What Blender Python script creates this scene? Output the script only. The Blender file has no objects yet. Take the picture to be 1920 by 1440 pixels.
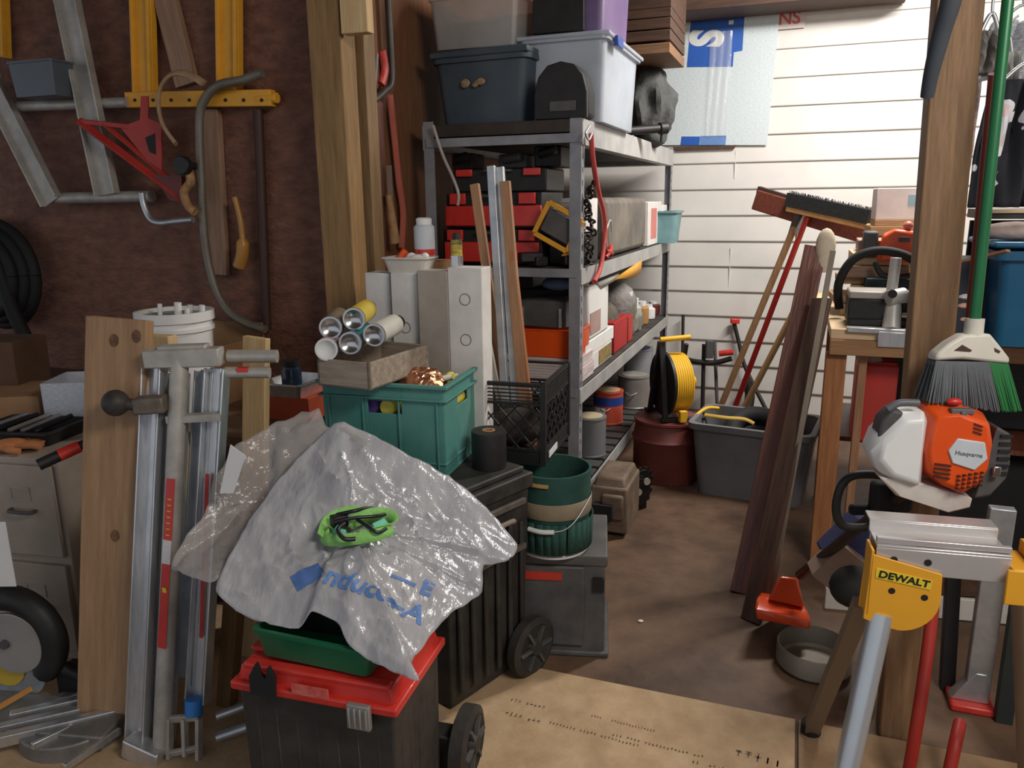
import bpy, bmesh, math, random
from mathutils import Vector, Matrix, noise
from mathutils.bvhtree import BVHTree
R_ = random.Random(7)
SC = bpy.context.scene
COL = SC.collection
rad = math.radians
# ---------------------------------------------------------------- camera
FPX, PITCH, ROLL, EYE = 1450.0, rad(13.3), rad(0.7), 1.5
cd = bpy.data.cameras.new('camera'); cam = bpy.data.objects.new('camera', cd); COL.objects.link(cam)
cd.sensor_width = 36; cd.lens = FPX/1920*36; cd.clip_start = .05
CM = Matrix.Translation((0, 0, EYE)) @ Matrix.Rotation(math.pi/2-PITCH, 4, 'X') @ Matrix.Rotation(-ROLL, 4, 'Z')
cam.matrix_world = CM; SC.camera = cam
def ray(px, py): return (CM.to_3x3() @ Vector(((px-960)/FPX, -(py-720)/FPX, -1)))
def G(px, py, z=0.0):
    r = ray(px, py); return Vector((0, 0, EYE)) + r*((z-EYE)/r.z)
def D(px, py, Y):
    r = ray(px, py); return Vector((0, 0, EYE)) + r*(Y/r.y)
# ---------------------------------------------------------------- room frame: u along the walls, v into the room
YAW = 20.0
U = Vector((math.cos(rad(YAW)), -math.sin(rad(YAW)), 0)); V = Vector((math.sin(rad(YAW)), math.cos(rad(YAW)), 0))
O = Vector((-.62, 3.05, 0)); VB = 2.95
def RM(u, v, z=0): return O + U*u + V*v + Vector((0, 0, z))
def WP(px, py, v):                      # point measured on the vertical plane parallel to the walls
    r = ray(px, py); o = Vector((0, 0, EYE)); t = (v-(o-O).dot(V))/r.dot(V); return o + r*t
def WS(px, py, u=0.0):
    r = ray(px, py); o = Vector((0, 0, EYE)); t = (u-(o-O).dot(U))/r.dot(U); return o + r*t
def face(xl, xr, yt, yb, Y=None, z=None, yaw=YAW, v=None):
    xm = (xl+xr)/2
    p = WP(xm, yb, v) if v is not None else (G(xm, yb, z) if z is not None else D(xm, yb, Y))
    n = Vector((math.sin(rad(yaw)), math.cos(rad(yaw)), 0)); o = Vector((0, 0, EYE)); k = (p-o).dot(n)
    def hit(a, b):
        r = ray(a, b); return o + r*(k/r.dot(n))
    return p, (hit(xr, yb)-hit(xl, yb)).length, hit(xm, yt).z-p.z
# ---------------------------------------------------------------- materials
def desat(rgb, k=.9):
    l = .3*rgb[0]+.59*rgb[1]+.11*rgb[2]; return [l+(c-l)*k for c in rgb]
def lin(c):
    c = c/255.0
    return c/12.92 if c <= .04045 else ((c+.055)/1.055)**2.4
MATS = {}
def mat(key, rgb=None, rough=.6, metal=0, var=.12, scale=6, alpha=1, trans=0, bump=0, bscale=40, stretch=(1,1,1), kind=None, rgb2=None, emit=0, coat=0):
    if key in MATS: return MATS[key]
    m = bpy.data.materials.new(key); m.use_nodes = True; nt = m.node_tree; N = nt.nodes; Lk = nt.links
    b = N['Principled BSDF']; c = [lin(x) for x in desat(rgb)]
    b.inputs['Roughness'].default_value = rough; b.inputs['Metallic'].default_value = metal
    b.inputs['Alpha'].default_value = alpha; b.inputs['Transmission Weight'].default_value = trans
    if coat: b.inputs['Coat Weight'].default_value = coat
    tc = N.new('ShaderNodeTexCoord'); mp = N.new('ShaderNodeMapping'); mp.inputs['Scale'].default_value = stretch
    Lk.new(tc.outputs['Object'], mp.inputs['Vector'])
    nz = N.new('ShaderNodeTexNoise'); nz.inputs['Scale'].default_value = scale; nz.inputs['Detail'].default_value = 6
    nz.inputs['Roughness'].default_value = .65
    Lk.new(mp.outputs[0], nz.inputs['Vector'])
    cr = N.new('ShaderNodeValToRGB'); Lk.new(nz.outputs['Fac'], cr.inputs[0])
    c2 = [lin(x) for x in desat(rgb2)] if rgb2 else [min(1, x*(1+var)) for x in c]
    c1 = [x*(1-var) for x in c] if not rgb2 else c
    cr.color_ramp.elements[0].position = .35; cr.color_ramp.elements[1].position = .68
    cr.color_ramp.elements[0].color = (*c1, 1); cr.color_ramp.elements[1].color = (*c2, 1)
    Lk.new(cr.outputs[0], b.inputs['Base Color'])
    if bump:
        bp = N.new('ShaderNodeBump'); bp.inputs['Strength'].default_value = bump; bp.inputs['Distance'].default_value = .02
        n2 = N.new('ShaderNodeTexNoise'); n2.inputs['Scale'].default_value = bscale; n2.inputs['Detail'].default_value = 4
        Lk.new(mp.outputs[0], n2.inputs['Vector']); Lk.new(n2.outputs['Fac'], bp.inputs['Height']); Lk.new(bp.outputs[0], b.inputs['Normal'])
    if emit:
        b.inputs['Emission Color'].default_value = (*c, 1); b.inputs['Emission Strength'].default_value = emit
    MATS[key] = m; return m
def wood(key, rgb=None, rgb2=None, axis='z', rough=.65, sc=9):
    st = {'z': (6, 6, .5), 'x': (.5, 6, 6), 'y': (6, .5, 6)}[axis]
    return mat(key, rgb, rough, 0, scale=sc, stretch=st, rgb2=rgb2, bump=.12, bscale=25)
# ---------------------------------------------------------------- mesh builder
class MB:
    def __init__(s): s.bm = bmesh.new()
    def box(s, c, sz, rot=None, taper=1.0):
        c = Vector(c); h = Vector(sz)/2; vs = []
        for dz in (-1, 1):
            k = 1 if dz > 0 else taper
            for dx, dy in ((-1,-1),(1,-1),(1,1),(-1,1)):
                p = Vector((dx*h.x*k, dy*h.y*k, dz*h.z))
                if rot is not None: p = rot @ p
                vs.append(s.bm.verts.new(c+p))
        for f in ((3,2,1,0),(4,5,6,7),(0,1,5,4),(1,2,6,5),(2,3,7,6),(3,0,4,7)): s.bm.faces.new([vs[i] for i in f])
        return s
    def beam(s, p0, p1, w, t, side=None):
        p0 = Vector(p0); p1 = Vector(p1); z = (p1-p0).normalized()
        sd = Vector(side) if side is not None else (Vector((1,0,0)) if abs(z.x) < .9 else Vector((0,1,0)))
        x = (sd - z*sd.dot(z)).normalized(); y = z.cross(x)
        return s.box((p0+p1)/2, (w, t, (p1-p0).length), Matrix((x, y, z)).transposed())
    def cyl(s, p0, p1, r0, r1=None, n=20, caps=True):
        r1 = r0 if r1 is None else r1; p0 = Vector(p0); p1 = Vector(p1); z = (p1-p0).normalized()
        x = z.orthogonal().normalized(); y = z.cross(x); a = []; b = []
        for i in range(n):
            t = 2*math.pi*i/n; d = x*math.cos(t)+y*math.sin(t)
            a.append(s.bm.verts.new(p0+d*r0)); b.append(s.bm.verts.new(p1+d*r1))
        for i in range(n):
            j = (i+1) % n; s.bm.faces.new((a[i], a[j], b[j], b[i]))
        if caps: s.bm.faces.new(a[::-1]); s.bm.faces.new(b)
        return s
    def tube(s, pts, r, n=10, smooth=6, flat=1.0):
        pts = [Vector(p) for p in pts]
        if smooth > 1 and len(pts) > 2:
            q = []; P = [pts[0]]+pts+[pts[-1]]
            for i in range(1, len(P)-2):
                for k in range(smooth):
                    t = k/smooth; a, b, c, d = P[i-1:i+3]
                    q.append(.5*((2*b)+(c-a)*t+(2*a-5*b+4*c-d)*t*t+(3*b-a-3*c+d)*t**3))
            pts = q+[pts[-1]]
        rings = []; x = None
        for i, p in enumerate(pts):
            z = (pts[min(i+1, len(pts)-1)]-pts[max(i-1, 0)])
            z = z.normalized() if z.length > 1e-9 else Vector((0,0,1))
            x = z.orthogonal().normalized() if x is None else (x-z*x.dot(z)).normalized()
            y = z.cross(x); rr = r(i/(len(pts)-1)) if callable(r) else r
            rings.append([s.bm.verts.new(p+x*math.cos(2*math.pi*k/n)*rr+y*math.sin(2*math.pi*k/n)*rr*flat) for k in range(n)])
        for a, b in zip(rings, rings[1:]):
            for k in range(n): s.bm.faces.new((a[k], a[(k+1) % n], b[(k+1) % n], b[k]))
        s.bm.faces.new(rings[0][::-1]); s.bm.faces.new(rings[-1]); return s
    def lathe(s, prof, n=28, M=None, sx=1.0, sy=1.0):
        M = M or Matrix(); rings = []
        for r, z in prof:
            if r < 1e-6: rings.append([s.bm.verts.new(M @ Vector((0,0,z)))])
            else: rings.append([s.bm.verts.new(M @ Vector((r*sx*math.cos(2*math.pi*k/n), r*sy*math.sin(2*math.pi*k/n), z))) for k in range(n)])
        for a, b in zip(rings, rings[1:]):
            for k in range(n):
                j = (k+1) % n
                if len(a) == 1 and len(b) == 1: continue
                if len(a) == 1: s.bm.faces.new((a[0], b[j], b[k]))
                elif len(b) == 1: s.bm.faces.new((a[k], a[j], b[0]))
                else: s.bm.faces.new((a[k], a[j], b[j], b[k]))
        return s
    def prism(s, poly, y0, y1, M=None):                 # poly in x,z ; extruded y0..y1
        M = M or Matrix(); a = [s.bm.verts.new(M @ Vector((x, y0, z))) for x, z in poly]; b = [s.bm.verts.new(M @ Vector((x, y1, z))) for x, z in poly]
        n = len(poly); s.bm.faces.new(a); s.bm.faces.new(b[::-1])
        for i in range(n): s.bm.faces.new((a[(i+1) % n], a[i], b[i], b[(i+1) % n]))
        return s
    def tub(s, w, d, h, t=.004, taper=.88, z0=0, rc=.03, lip=.012, lh=.02):      # open tapered container centred on x,y
        def ring(hw, hd, z, r=rc):
            out = []
            for cx, cy, a0 in ((1,1,0),(-1,1,90),(-1,-1,180),(1,-1,270)):
                for k in range(5):
                    a = rad(a0+90*k/4); out.append(s.bm.verts.new((cx*(hw-r)+r*math.cos(a), cy*(hd-r)+r*math.sin(a), z)))
            return out
        W, Dd = w/2, d/2; k = taper
        rs = [ring(W*k, Dd*k, z0)]
        if lip: rs += [ring(W, Dd, z0+h-lh), ring(W+lip, Dd+lip, z0+h-lh), ring(W+lip, Dd+lip, z0+h)]
        else: rs += [ring(W, Dd, z0+h)]
        rs += [ring(W-t, Dd-t, z0+h), ring(W*k-t, Dd*k-t, z0+t)]
        n = len(rs[0])
        for a, b in zip(rs, rs[1:]):
            for i in range(n): s.bm.faces.new((a[i], a[(i+1) % n], b[(i+1) % n], b[i]))
        s.bm.faces.new(rs[0][::-1]); s.bm.faces.new(rs[-1]); return s
    def hull(s, pts):
        vs = [s.bm.verts.new(p) for p in pts]; r = bmesh.ops.convex_hull(s.bm, input=vs)
        bmesh.ops.delete(s.bm, geom=[g for g in r['geom_interior'] if isinstance(g, bmesh.types.BMVert)], context='VERTS'); return s
    def sphere(s, c, r, sc=(1,1,1), n=16):
        m = n//2; return s.lathe([(r*math.sin(math.pi*i/m) if 0 < i < m else 0, -r*math.cos(math.pi*i/m)) for i in range(m+1)], n,
                                 Matrix.Translation(c) @ Matrix.Diagonal((*sc, 1)))
    def torus(s, c, Rr, r, M=None, n=40, k=10, a0=0, a1=360):
        M = M or Matrix(); c = Vector(c)
        pts = [c + M.to_3x3() @ Vector((Rr*math.cos(rad(a0+(a1-a0)*i/n)), Rr*math.sin(rad(a0+(a1-a0)*i/n)), 0)) for i in range(n+1)]
        return s.tube(pts, r, k, 1)
    def grid(s, fn, nu, nv):
        g = [[s.bm.verts.new(fn(i/nu, j/nv)) for j in range(nv+1)] for i in range(nu+1)]
        for i in range(nu):
            for j in range(nv): s.bm.faces.new((g[i][j], g[i+1][j], g[i+1][j+1], g[i][j+1]))
        return s
    def build(s, name, m, parent=None, bevel=0, smooth=True, solid=0, sub=0):
        me = bpy.data.meshes.new(name); bmesh.ops.recalc_face_normals(s.bm, faces=s.bm.faces); s.bm.to_mesh(me); s.bm.free()
        for p in me.polygons: p.use_smooth = smooth
        if smooth: me.set_sharp_from_angle(angle=rad(38))
        me.materials.append(m); o = bpy.data.objects.new(name, me); COL.objects.link(o)
        if parent: o.parent = parent
        if solid: q = o.modifiers.new('thickness', 'SOLIDIFY'); q.thickness = solid; q.offset = 0
        if bevel:
            q = o.modifiers.new('bevel', 'BEVEL'); q.width = bevel; q.segments = 2; q.limit_method = 'ANGLE'; q.angle_limit = rad(35)
        if sub: q = o.modifiers.new('subd', 'SUBSURF'); q.levels = sub; q.render_levels = sub
        return o
def tag(o, label, cat, group=None):
    o['label'] = label; o['category'] = cat
    if group: o['group'] = group
    return o
def place(o, loc=(0,0,0), rz=0, rot=None):
    o.location = loc
    if rot is not None: o.rotation_euler = rot.to_euler() if isinstance(rot, (Matrix,)) else rot
    else: o.rotation_euler = (0, 0, rad(rz))
    return o
def thing(name, label, cat, loc=(0,0,0), rz=-YAW, rot=None, group=None):
    e = bpy.data.objects.new(name, None); COL.objects.link(e); e.empty_display_size = .05
    place(e, loc, rz, rot); return tag(e, label, cat, group)
def solo(name, label, cat, mb, m, loc=(0,0,0), rz=-YAW, rot=None, group=None, **k):
    o = mb.build(name, m, None, **k); place(o, loc, rz, rot); return tag(o, label, cat, group)
def struct(name, mb, m, loc=(0,0,0), rz=0, parent=None, **k):
    o = mb.build(name, m, parent, **k); place(o, loc, rz)
    if not parent: o['kind'] = 'structure'
    return o
def copy_tree(o, parent=None):
    c = o.copy(); COL.objects.link(c); c.parent = parent
    for ch in list(o.children): copy_tree(ch, c)
    return c
def stick(name, label, cat, p0, p1, w, t, m, side=None, group=None, bevel=.002):     # squared timber from p0 to p1, local z along it
    p0 = Vector(p0); p1 = Vector(p1); z = (p1-p0).normalized(); sd = Vector(side) if side is not None else U
    x = (sd-z*sd.dot(z)).normalized(); y = z.cross(x); L = (p1-p0).length
    o = MB().box((0,0,L/2), (w, t, L)).build(name, m, None, bevel=bevel)
    o.matrix_world = Matrix.Translation(p0) @ Matrix((x, y, z)).transposed().to_4x4()
    return tag(o, label, cat, group)
def along(p0, p1, side=None):
    p0 = Vector(p0); p1 = Vector(p1); z = (p1-p0).normalized(); sd = Vector(side) if side is not None else U
    x = (sd-z*sd.dot(z)).normalized(); y = z.cross(x)
    return Matrix.Translation(p0) @ Matrix((x, y, z)).transposed().to_4x4(), (p1-p0).length
def text_mb(txt, size, depth=.0006, shear=0, bold=0.0):
    cu = bpy.data.curves.new('t', 'FONT'); cu.body = txt; cu.size = size; cu.extrude = depth; cu.align_x = 'CENTER'; cu.align_y = 'CENTER'; cu.shear = shear; cu.offset = bold
    o = bpy.data.objects.new('t', cu); COL.objects.link(o); dg = bpy.context.evaluated_depsgraph_get(); dg.update()
    me = bpy.data.meshes.new_from_object(o.evaluated_get(dg)); mb = MB(); mb.bm.from_mesh(me)
    bpy.data.objects.remove(o); bpy.data.curves.remove(cu); bpy.data.meshes.remove(me); return mb
UP = Matrix.Rotation(math.pi/2, 4, 'X')       # lays x,y lettering onto an x,z face looking towards -y
def lettering(txt, size, m, parent, loc, rot=0, name='lettering', bold=0.0, sc=(1,1,1)):
    mb = text_mb(txt, size, bold=bold); o = mb.build(name, m, parent, smooth=False)
    o.matrix_local = Matrix.Translation(loc) @ UP @ Matrix.Rotation(rad(rot), 4, 'Z') @ Matrix.Diagonal((*sc, 1)); return o
# ---------------------------------------------------------------- palette
black = mat('black_plastic', (30,29,28), .55, var=.35, scale=14, bump=.05)
blackdusty = mat('dusty_black_plastic', (34,32,30), .6, scale=9, rgb2=(62,57,52), bump=.06)
blackr = mat('black_rubber', (22,22,22), .75, var=.3)
dgrey = mat('dark_grey_plastic', (66,66,68), .6, scale=7, rgb2=(96,92,88))
grey = mat('grey_plastic', (112,113,114), .55, var=.12)
steel = mat('galvanised_steel', (172,176,180), .42, .75, scale=12, rgb2=(205,208,210))
alu = mat('aluminium', (196,198,200), .33, .8, scale=10, rgb2=(222,222,222), stretch=(5,5,.6))
oldalu = mat('weathered_aluminium', (158,152,144), .5, .35, scale=9, rgb2=(196,190,180))
chrome = mat('chrome', (215,215,215), .15, 1, var=.05)
rack = mat('grey_rack_paint', (128,129,136), .5, .25, scale=7, rgb2=(156,156,160))
rackwhite = mat('grey_rack_deck', (150,150,150), .6, scale=6, rgb2=(176,174,168))
yellow = mat('yellow_paint', (232,160,30), .5, var=.12, scale=8)
dyellow = mat('stand_yellow', (242,168,32), .42, var=.04)
redp = mat('red_plastic', (208,34,26), .4, scale=9, rgb2=(222,58,44), coat=.15)
redpaint = mat('red_paint', (176,34,24), .5, scale=9, rgb2=(190,50,36))
orangep = mat('orange_plastic', (240,78,10), .35, var=.06, coat=.3)
white = mat('white_plastic', (226,224,220), .5, var=.05)
whitecard = mat('white_cardboard', (206,200,194), .8, scale=8, rgb2=(226,222,216))
card = mat('brown_cardboard', (150,108,70), .85, scale=6, rgb2=(176,132,90))
tan = mat('tan_enamel', (154,138,122), .6, scale=3, rgb2=(176,160,144))
clear = mat('clear_plastic', (214,218,224), .25, var=.05, alpha=.42, bump=.08, bscale=12)
frost = mat('frosted_plastic', (196,204,216), .3, var=.08, alpha=.62, bump=.06, bscale=9)
teal = mat('teal_crate_plastic', (58,130,122), .6, scale=4, rgb2=(92,146,134))
bluet = mat('blue_grey_tote', (52,66,78), .6, scale=3, rgb2=(74,86,96))
inkblack = mat('black_ink', (24,24,24), .7, var=.1)
inkblue = mat('blue_ink', (90,130,196), .6, var=.1)
label_w = mat('white_label', (216,216,214), .7, var=.04)
label_y = mat('yellow_label', (236,208,40), .5, var=.05)
greenf = mat('green_canvas', (26,66,58), .9, scale=12, rgb2=(38,82,72), bump=.15, bscale=120)
tanf = mat('tan_webbing', (140,124,98), .9, var=.15, bump=.1, bscale=120)
wood_pt = wood('treated_post_wood', (126,92,48), (158,120,70))
wood_r = wood('right_post_wood', (118,86,56), (152,114,76))
wood_plank = wood('tan_plank_wood', (150,112,76), (180,140,98), sc=6)
wood_pale = wood('pale_pine_z', (196,158,104), (216,184,132))
wood_palex = wood('pale_pine_x', (206,172,128), (226,198,156), 'x')
wood_brown = wood('dark_brown_board', (92,44,30), (128,68,46), rough=.4)
wood_orange = wood('orange_fir', (150,92,50), (182,118,70))
wood_pink = wood('pinkish_board', (142,106,80), (168,132,104))
strip_w = wood('moulding_wood', (150,104,70), (176,130,92))
wood_dark = wood('dark_aged_wood_x', (62,40,28), (88,58,40), 'x')
paper = mat('paper', (226,224,220), .85, var=.05)
cangrey = mat('can_metal', (200,200,200), .22, .95, var=.05)
# ================================================================ setting
floor_m = mat('brown_stained_floor', (72,50,36), .6, scale=2.6, rgb2=(122,92,68), bump=.05, bscale=30)
struct('floor', MB().box((0,0,-.05), (10,10,.1)), floor_m, RM(0,0), -YAW)
# left wall of reddish waferboard
def wafer():
    m = mat('waferboard', (100,62,48), .75, scale=11, stretch=(1,1,2.2), rgb2=(140,90,68), bump=.5, bscale=30)
    return m
wb = wafer()
struct('wall_left', MB().box((-2.2,.06,1.55), (4.4,.12,3.1)), wb, RM(-.02,0), -YAW)
struct('wall_partition', MB().box((-.05,VB/2,1.55), (.1,VB,3.1)), wood('plywood_partition', (104,62,34), (130,82,48)), RM(0,0), -YAW)
# back wall: lap siding, one board above another
sid = mat('white_siding', (200,196,190), .55, scale=3, rgb2=(210,206,200))
mb = MB(); rv = .1735
for i in range(18):
    z0 = i*rv
    a = [(-.3, z0), (5.2, z0)]
    pts = [(z0, -.016), (z0+.006, -.018), (z0+rv, -.004), (z0+rv, .03), (z0, .03)]
    vs0 = [mb.bm.verts.new((-.1, y, z)) for z, y in pts]; vs1 = [mb.bm.verts.new((4.4, y, z)) for z, y in pts]
    for k in range(len(pts)):
        j = (k+1) % len(pts); mb.bm.faces.new((vs0[k], vs1[k], vs1[j], vs0[j]))
mb.box((2.15,.06,1.56), (4.6,.06,3.12))
mb.box(((WP(1378,316,VB-.01)-RM(0,VB)).dot(U), -.010, 1.02), (.004,.014,.3)); mb.box(((WP(1378,316,VB-.01)-RM(0,VB)).dot(U), -.010, 1.72), (.004,.014,.18))
struct('wall_back', mb, sid, RM(0,VB), -YAW, smooth=False)
struct('wall_right', MB().box((.05,0,1.55), (.1,7,3.1)), sid, RM(4.0,-.5), -YAW)
mb = MB().box((.1,0,3.14), (9,8,.06))
for i in range(12): mb.box((-3.6+i*.61,0,3.04), (.04,7.6,.14))
struct('ceiling', mb, wood('ceiling_boards', (96,72,50), (124,94,66), 'y'), RM(0,-.5), -YAW)
# posts framing the opening
p = WP(648,500,-.09)
o = solo('timber_post', 'yellowish treated timber post standing at the end of the reddish wall', 'post', MB().box((0,0,1.49),(.13,.1,2.97)), wood_pt, (p.x,p.y,0), -YAW, bevel=.004)
o2 = solo('timber_stud', 'narrow pale stud with a dark knot beside the treated post', 'stud', MB().box((0,0,1.49),(.05,.08,2.97)), wood('stud_wood',(120,92,58),(148,116,76)), (WP(703,500,.04).x,WP(703,500,.04).y,0), -YAW, bevel=.003)
f, w, h = face(640,690,-60,62,v=-.15)
solo('wood_block', 'short pale wood block nailed to the top of the treated post', 'wood block', MB().box((0,.02,h/2),(w,.045,h)), wood_pale, f, bevel=.003)
p = G(1692,1386)
stick('timber_post', 'square brown timber post standing in front of the right workbench', 'post', (1.098,1.94,0), (1.03,1.98,2.97), .1, .1, wood_r, U, bevel=.005)
# osb sheets on the floor
osb = mat('osb_sheet', (176,142,104), .8, scale=9, rgb2=(200,168,128), bump=.1, bscale=60)
osb2 = mat('osb_sheet_dirty', (140,108,76), .8, scale=7, rgb2=(164,130,94), bump=.1, bscale=60)
c = G(1490,1355)
sh = thing('osb_sheet', 'pale oriented strand board sheet lying on floor with stamped grey lettering', 'board', c)
MB().box((-1.22,-.61,.006),(2.44,1.22,.012)).build('board_panel', osb, sh)
mb = MB(); rr = random.Random(3)
def stamp(mb, px, py, n, s, ang):
    q = (G(px,py,.0122)-c); x0, y0 = q.dot(U), q.dot(V); d = Vector((math.cos(rad(ang)), math.sin(rad(ang)),0)); e = Vector((-d.y,d.x,0))
    for i in range(n):
        if rr.random() < .14: continue
        for k in range(3):
            a = Vector((x0,y0,.0122))+d*(i*s*.8)+e*(rr.uniform(-.3,.3)*s)
            if rr.random() < .5: mb.box(a, (s*.12,s*.75,.0006), Matrix.Rotation(rad(ang),3,'Z'))
            else: mb.box(a, (s*.5,s*.12,.0006), Matrix.Rotation(rad(ang),3,'Z'))
for a in ((960,1312,9,.016,-2),(950,1338,8,.018,-2),(1032,1355,26,.013,-3),(1110,1342,22,.011,-3),(1150,1378,26,.013,-2),(1350,1400,7,.032,-4),(1300,1428,14,.014,-2)): stamp(mb,*a)
mb.build('stamped_lettering', mat('faded_stamp', (112,100,84), .9), sh, smooth=False)
sh2 = solo('osb_sheet', 'darker dirty strand board sheet on the floor under the right sawhorse legs', 'board', MB().box((.7,-.61,.006),(1.38,1.22,.012)), osb2, c, -YAW)
# ---- wood scrap on top right and shelf board above the sign
f, w, h = face(1255,1520,-40,12,v=VB-.35)
solo('storage_board', 'long brown board running below the ceiling above the white siding', 'board', MB().box((w/2-.15,.15,h/2),(w+.5,.32,h)), wood_dark, f, bevel=.003)
# ================================================================ items on the left wall
def onwall(px, py, off=.03): return WP(px, py, -off)
# aluminium ladder section
t = thing('ladder_section', 'weathered aluminium ladder section hung slanting on the reddish wall', 'ladder')
t.rotation_euler = (0,0,0)
for (a, b, w) in (((118,-60),(205,365),.105), ((-30,120),(100,378),.1)):
    A, B = onwall(*a,.09), onwall(*b,.09); mb = MB()
    mb.beam(A, B, w, .012, U); n_ = -V
    sd = U-((B-A).normalized()*U.dot((B-A).normalized())); sd.normalize()
    for s_ in (-1,1): mb.beam(A+sd*s_*w/2+n_*.012, B+sd*s_*w/2+n_*.012, .007, .034, U)
    mb.build('rail', oldalu, t, bevel=.002)
for (a, b, r) in (((-30,202),(240,192),.021), ((95,372),(285,368),.024)):
    MB().cyl(onwall(*a,.065), onwall(*b,.065), r).build('rung', oldalu, t)
sticker = mat('orange_text_sticker', (200,140,50), .7, var=.1)
# yellow perforated rack
t = thing('ladder_rack', 'yellow perforated steel rack of one cross rail and four uprights on wall', 'rack'); t.rotation_euler = (0,0,0)
A, B = onwall(240,188,.045), onwall(512,184,.045)
mb = MB(); mb.beam(A, B, .06, .035, (0,0,1)); mb.cyl(B-U*.07, B+U*.02, .02); mb.build('cross_rail', yellow, t, bevel=.003)
A2, B2 = onwall(102,194,.045), onwall(131,192,.045); MB().beam(A2, B2, .055, .035, (0,0,1)).build('cross_rail', yellow, t, bevel=.003)
for i in range(8):
    q = onwall(252+i*34, 187.5, .0665); MB().cyl(q, q+V*.004, .0065, n=12).build('hole', inkblack, t)
for xa, xb, y0, y1, w in ((275,268,-60,175,.095),(433,431,-60,172,.095),(118,118,130,185,.05),(6,0,-40,108,.07)):
    A, B = onwall(xb,y0,.035), onwall(xa,y1,.035); mb = MB().beam(A,B,w,.03,U)
    sd = U; mb.beam(A-V*.02-U*w*.42, B-V*.02-U*w*.42, .014,.02,U); mb.beam(A-V*.02+U*w*.42, B-V*.02+U*w*.42, .014,.02,U)
    mb.build('upright', yellow, t, bevel=.002)
stick('slanted_board', 'pinkish board with a knot slanting behind the yellow rack uprights', 'board', onwall(297,-60,.02), onwall(352,160,.02), .1, .03, wood_pink)
stick('hanging_board', 'short pinkish board hanging below the yellow rack rail', 'board', onwall(395,205,.02), onwall(413,515,.02), .085, .03, wood_pink)
# grey curved conduit
mb = MB().tube([onwall(x,y,.1) for x,y in ((492,137),(455,150),(410,160),(385,185),(374,225),(377,330),(384,450),(400,530),(425,580),(460,605),(498,618))], .017)
solo('curved_pipe', 'thin grey pipe curved at both ends hanging before the yellow rail', 'pipe', mb, mat('grey_conduit', (112,104,92), .55, .4, rgb2=(134,126,112), scale=8), rz=0)
mb = MB().tube([onwall(484,206,.03), onwall(492,400,.03), onwall(500,618,.03)], .019)
solo('straight_pipe', 'straight brown pipe standing on the wall below the yellow rack', 'pipe', mb, mat('brown_pipe', (74,50,40), .6, .3), rz=0)
# red bracket
t = thing('ladder_jack', 'red steel ladder jack with triangular plate hung over the aluminium ladder', 'bracket'); t.rotation_euler = (0,0,0)
def w3(x,y,o=.13): return onwall(x,y,o)
mb = MB()
mb.beam(w3(150,228), w3(345,375), .03, .03); mb.beam(w3(195,232), w3(330,345), .02, .02); mb.beam(w3(150,228), w3(245,238), .022, .02)
mb.build('arm', redpaint, t, bevel=.003)
def flat_poly(mb, pts, off, th=.006):
    P = [w3(x,y,off) for x,y in pts]; a = [mb.bm.verts.new(p) for p in P]; b = [mb.bm.verts.new(p+V*th) for p in P]; n = len(P)
    mb.bm.faces.new(a); mb.bm.faces.new(b[::-1])
    for i in range(n): mb.bm.faces.new((a[(i+1)%n], a[i], b[i], b[(i+1)%n]))
    return mb
flat_poly(MB(), [(225,238),(262,225),(264,180),(277,180),(278,222),(302,232),(303,320),(275,300)], .14).build('side_plate', redpaint, t)
flat_poly(MB(), [(286,328),(340,330),(341,380),(318,375)], .145, .02).build('foot_plate', mat('dark_red_paint', (110,22,18), .5), t)
flat_poly(MB(), [(272,258),(290,250),(292,290),(280,285)], .1415, .001).build('slot', inkblack, t)
# beige strap hook
mb = MB().tube([w3(x,y,.17) for x,y in ((382,156),(355,140),(325,138),(303,160),(297,195),(306,235),(330,270))], .016, flat=.5)
solo('curved_hook', 'beige curved wooden handle hooked over the yellow rail', 'hook', mb, mat('beige_worn_hook', (168,134,96), .6, var=.25, scale=14), rz=0)
q = w3(338,310,.19)
t = thing('round_knob', 'small black round knob hanging beside the red bracket', 'knob', q, -YAW)
MB().cyl((0,.0,0),(0,.03,0),.036).cyl((0,.03,0),(0,.1,0),.014).build('disc', black, t, bevel=.004)
mb = MB().tube([w3(x,y,.15) for x,y in ((352,318),(358,340),(345,360),(352,385),(366,398))], .017)
solo('rope_end', 'tangled amber rope end hanging by the black knob', 'rope', mb, mat('amber_rope', (190,140,84), .8, scale=22, rgb2=(120,90,60), bump=.5), rz=0)
mb = MB().tube([w3(x,y,.15) for x,y in ((266,362),(270,385),(282,410),(300,418),(330,415),(362,412))], .0125)
solo('bent_hook', 'bent chrome hook hanging below the aluminium ladder rung', 'hook', mb, steel, rz=0)
mb = MB().tube([w3(x,y,.06) for x,y in ((440,370),(452,420),(455,470),(448,500))], lambda s: .012+.014*(s>.5))
solo('amber_handle', 'amber plastic handle end hanging beside the short pinkish board', 'handle', mb, mat('amber_plastic', (176,118,44), .4), rz=0)
# small clear organiser on the ladder
f, w, h = face(22,103,112,180,v=-.2)
t = thing('parts_bin', 'small smoky plastic bin resting on the ladder rung at the left', 'bin', f)
o = MB().tub(w,.12,h,taper=.9,rc=.01,lip=.005,lh=.008).build('bin_body', mat('smoky_plastic', (92,100,110), .4, alpha=.85), t); o.location = (0,.06,0)
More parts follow.
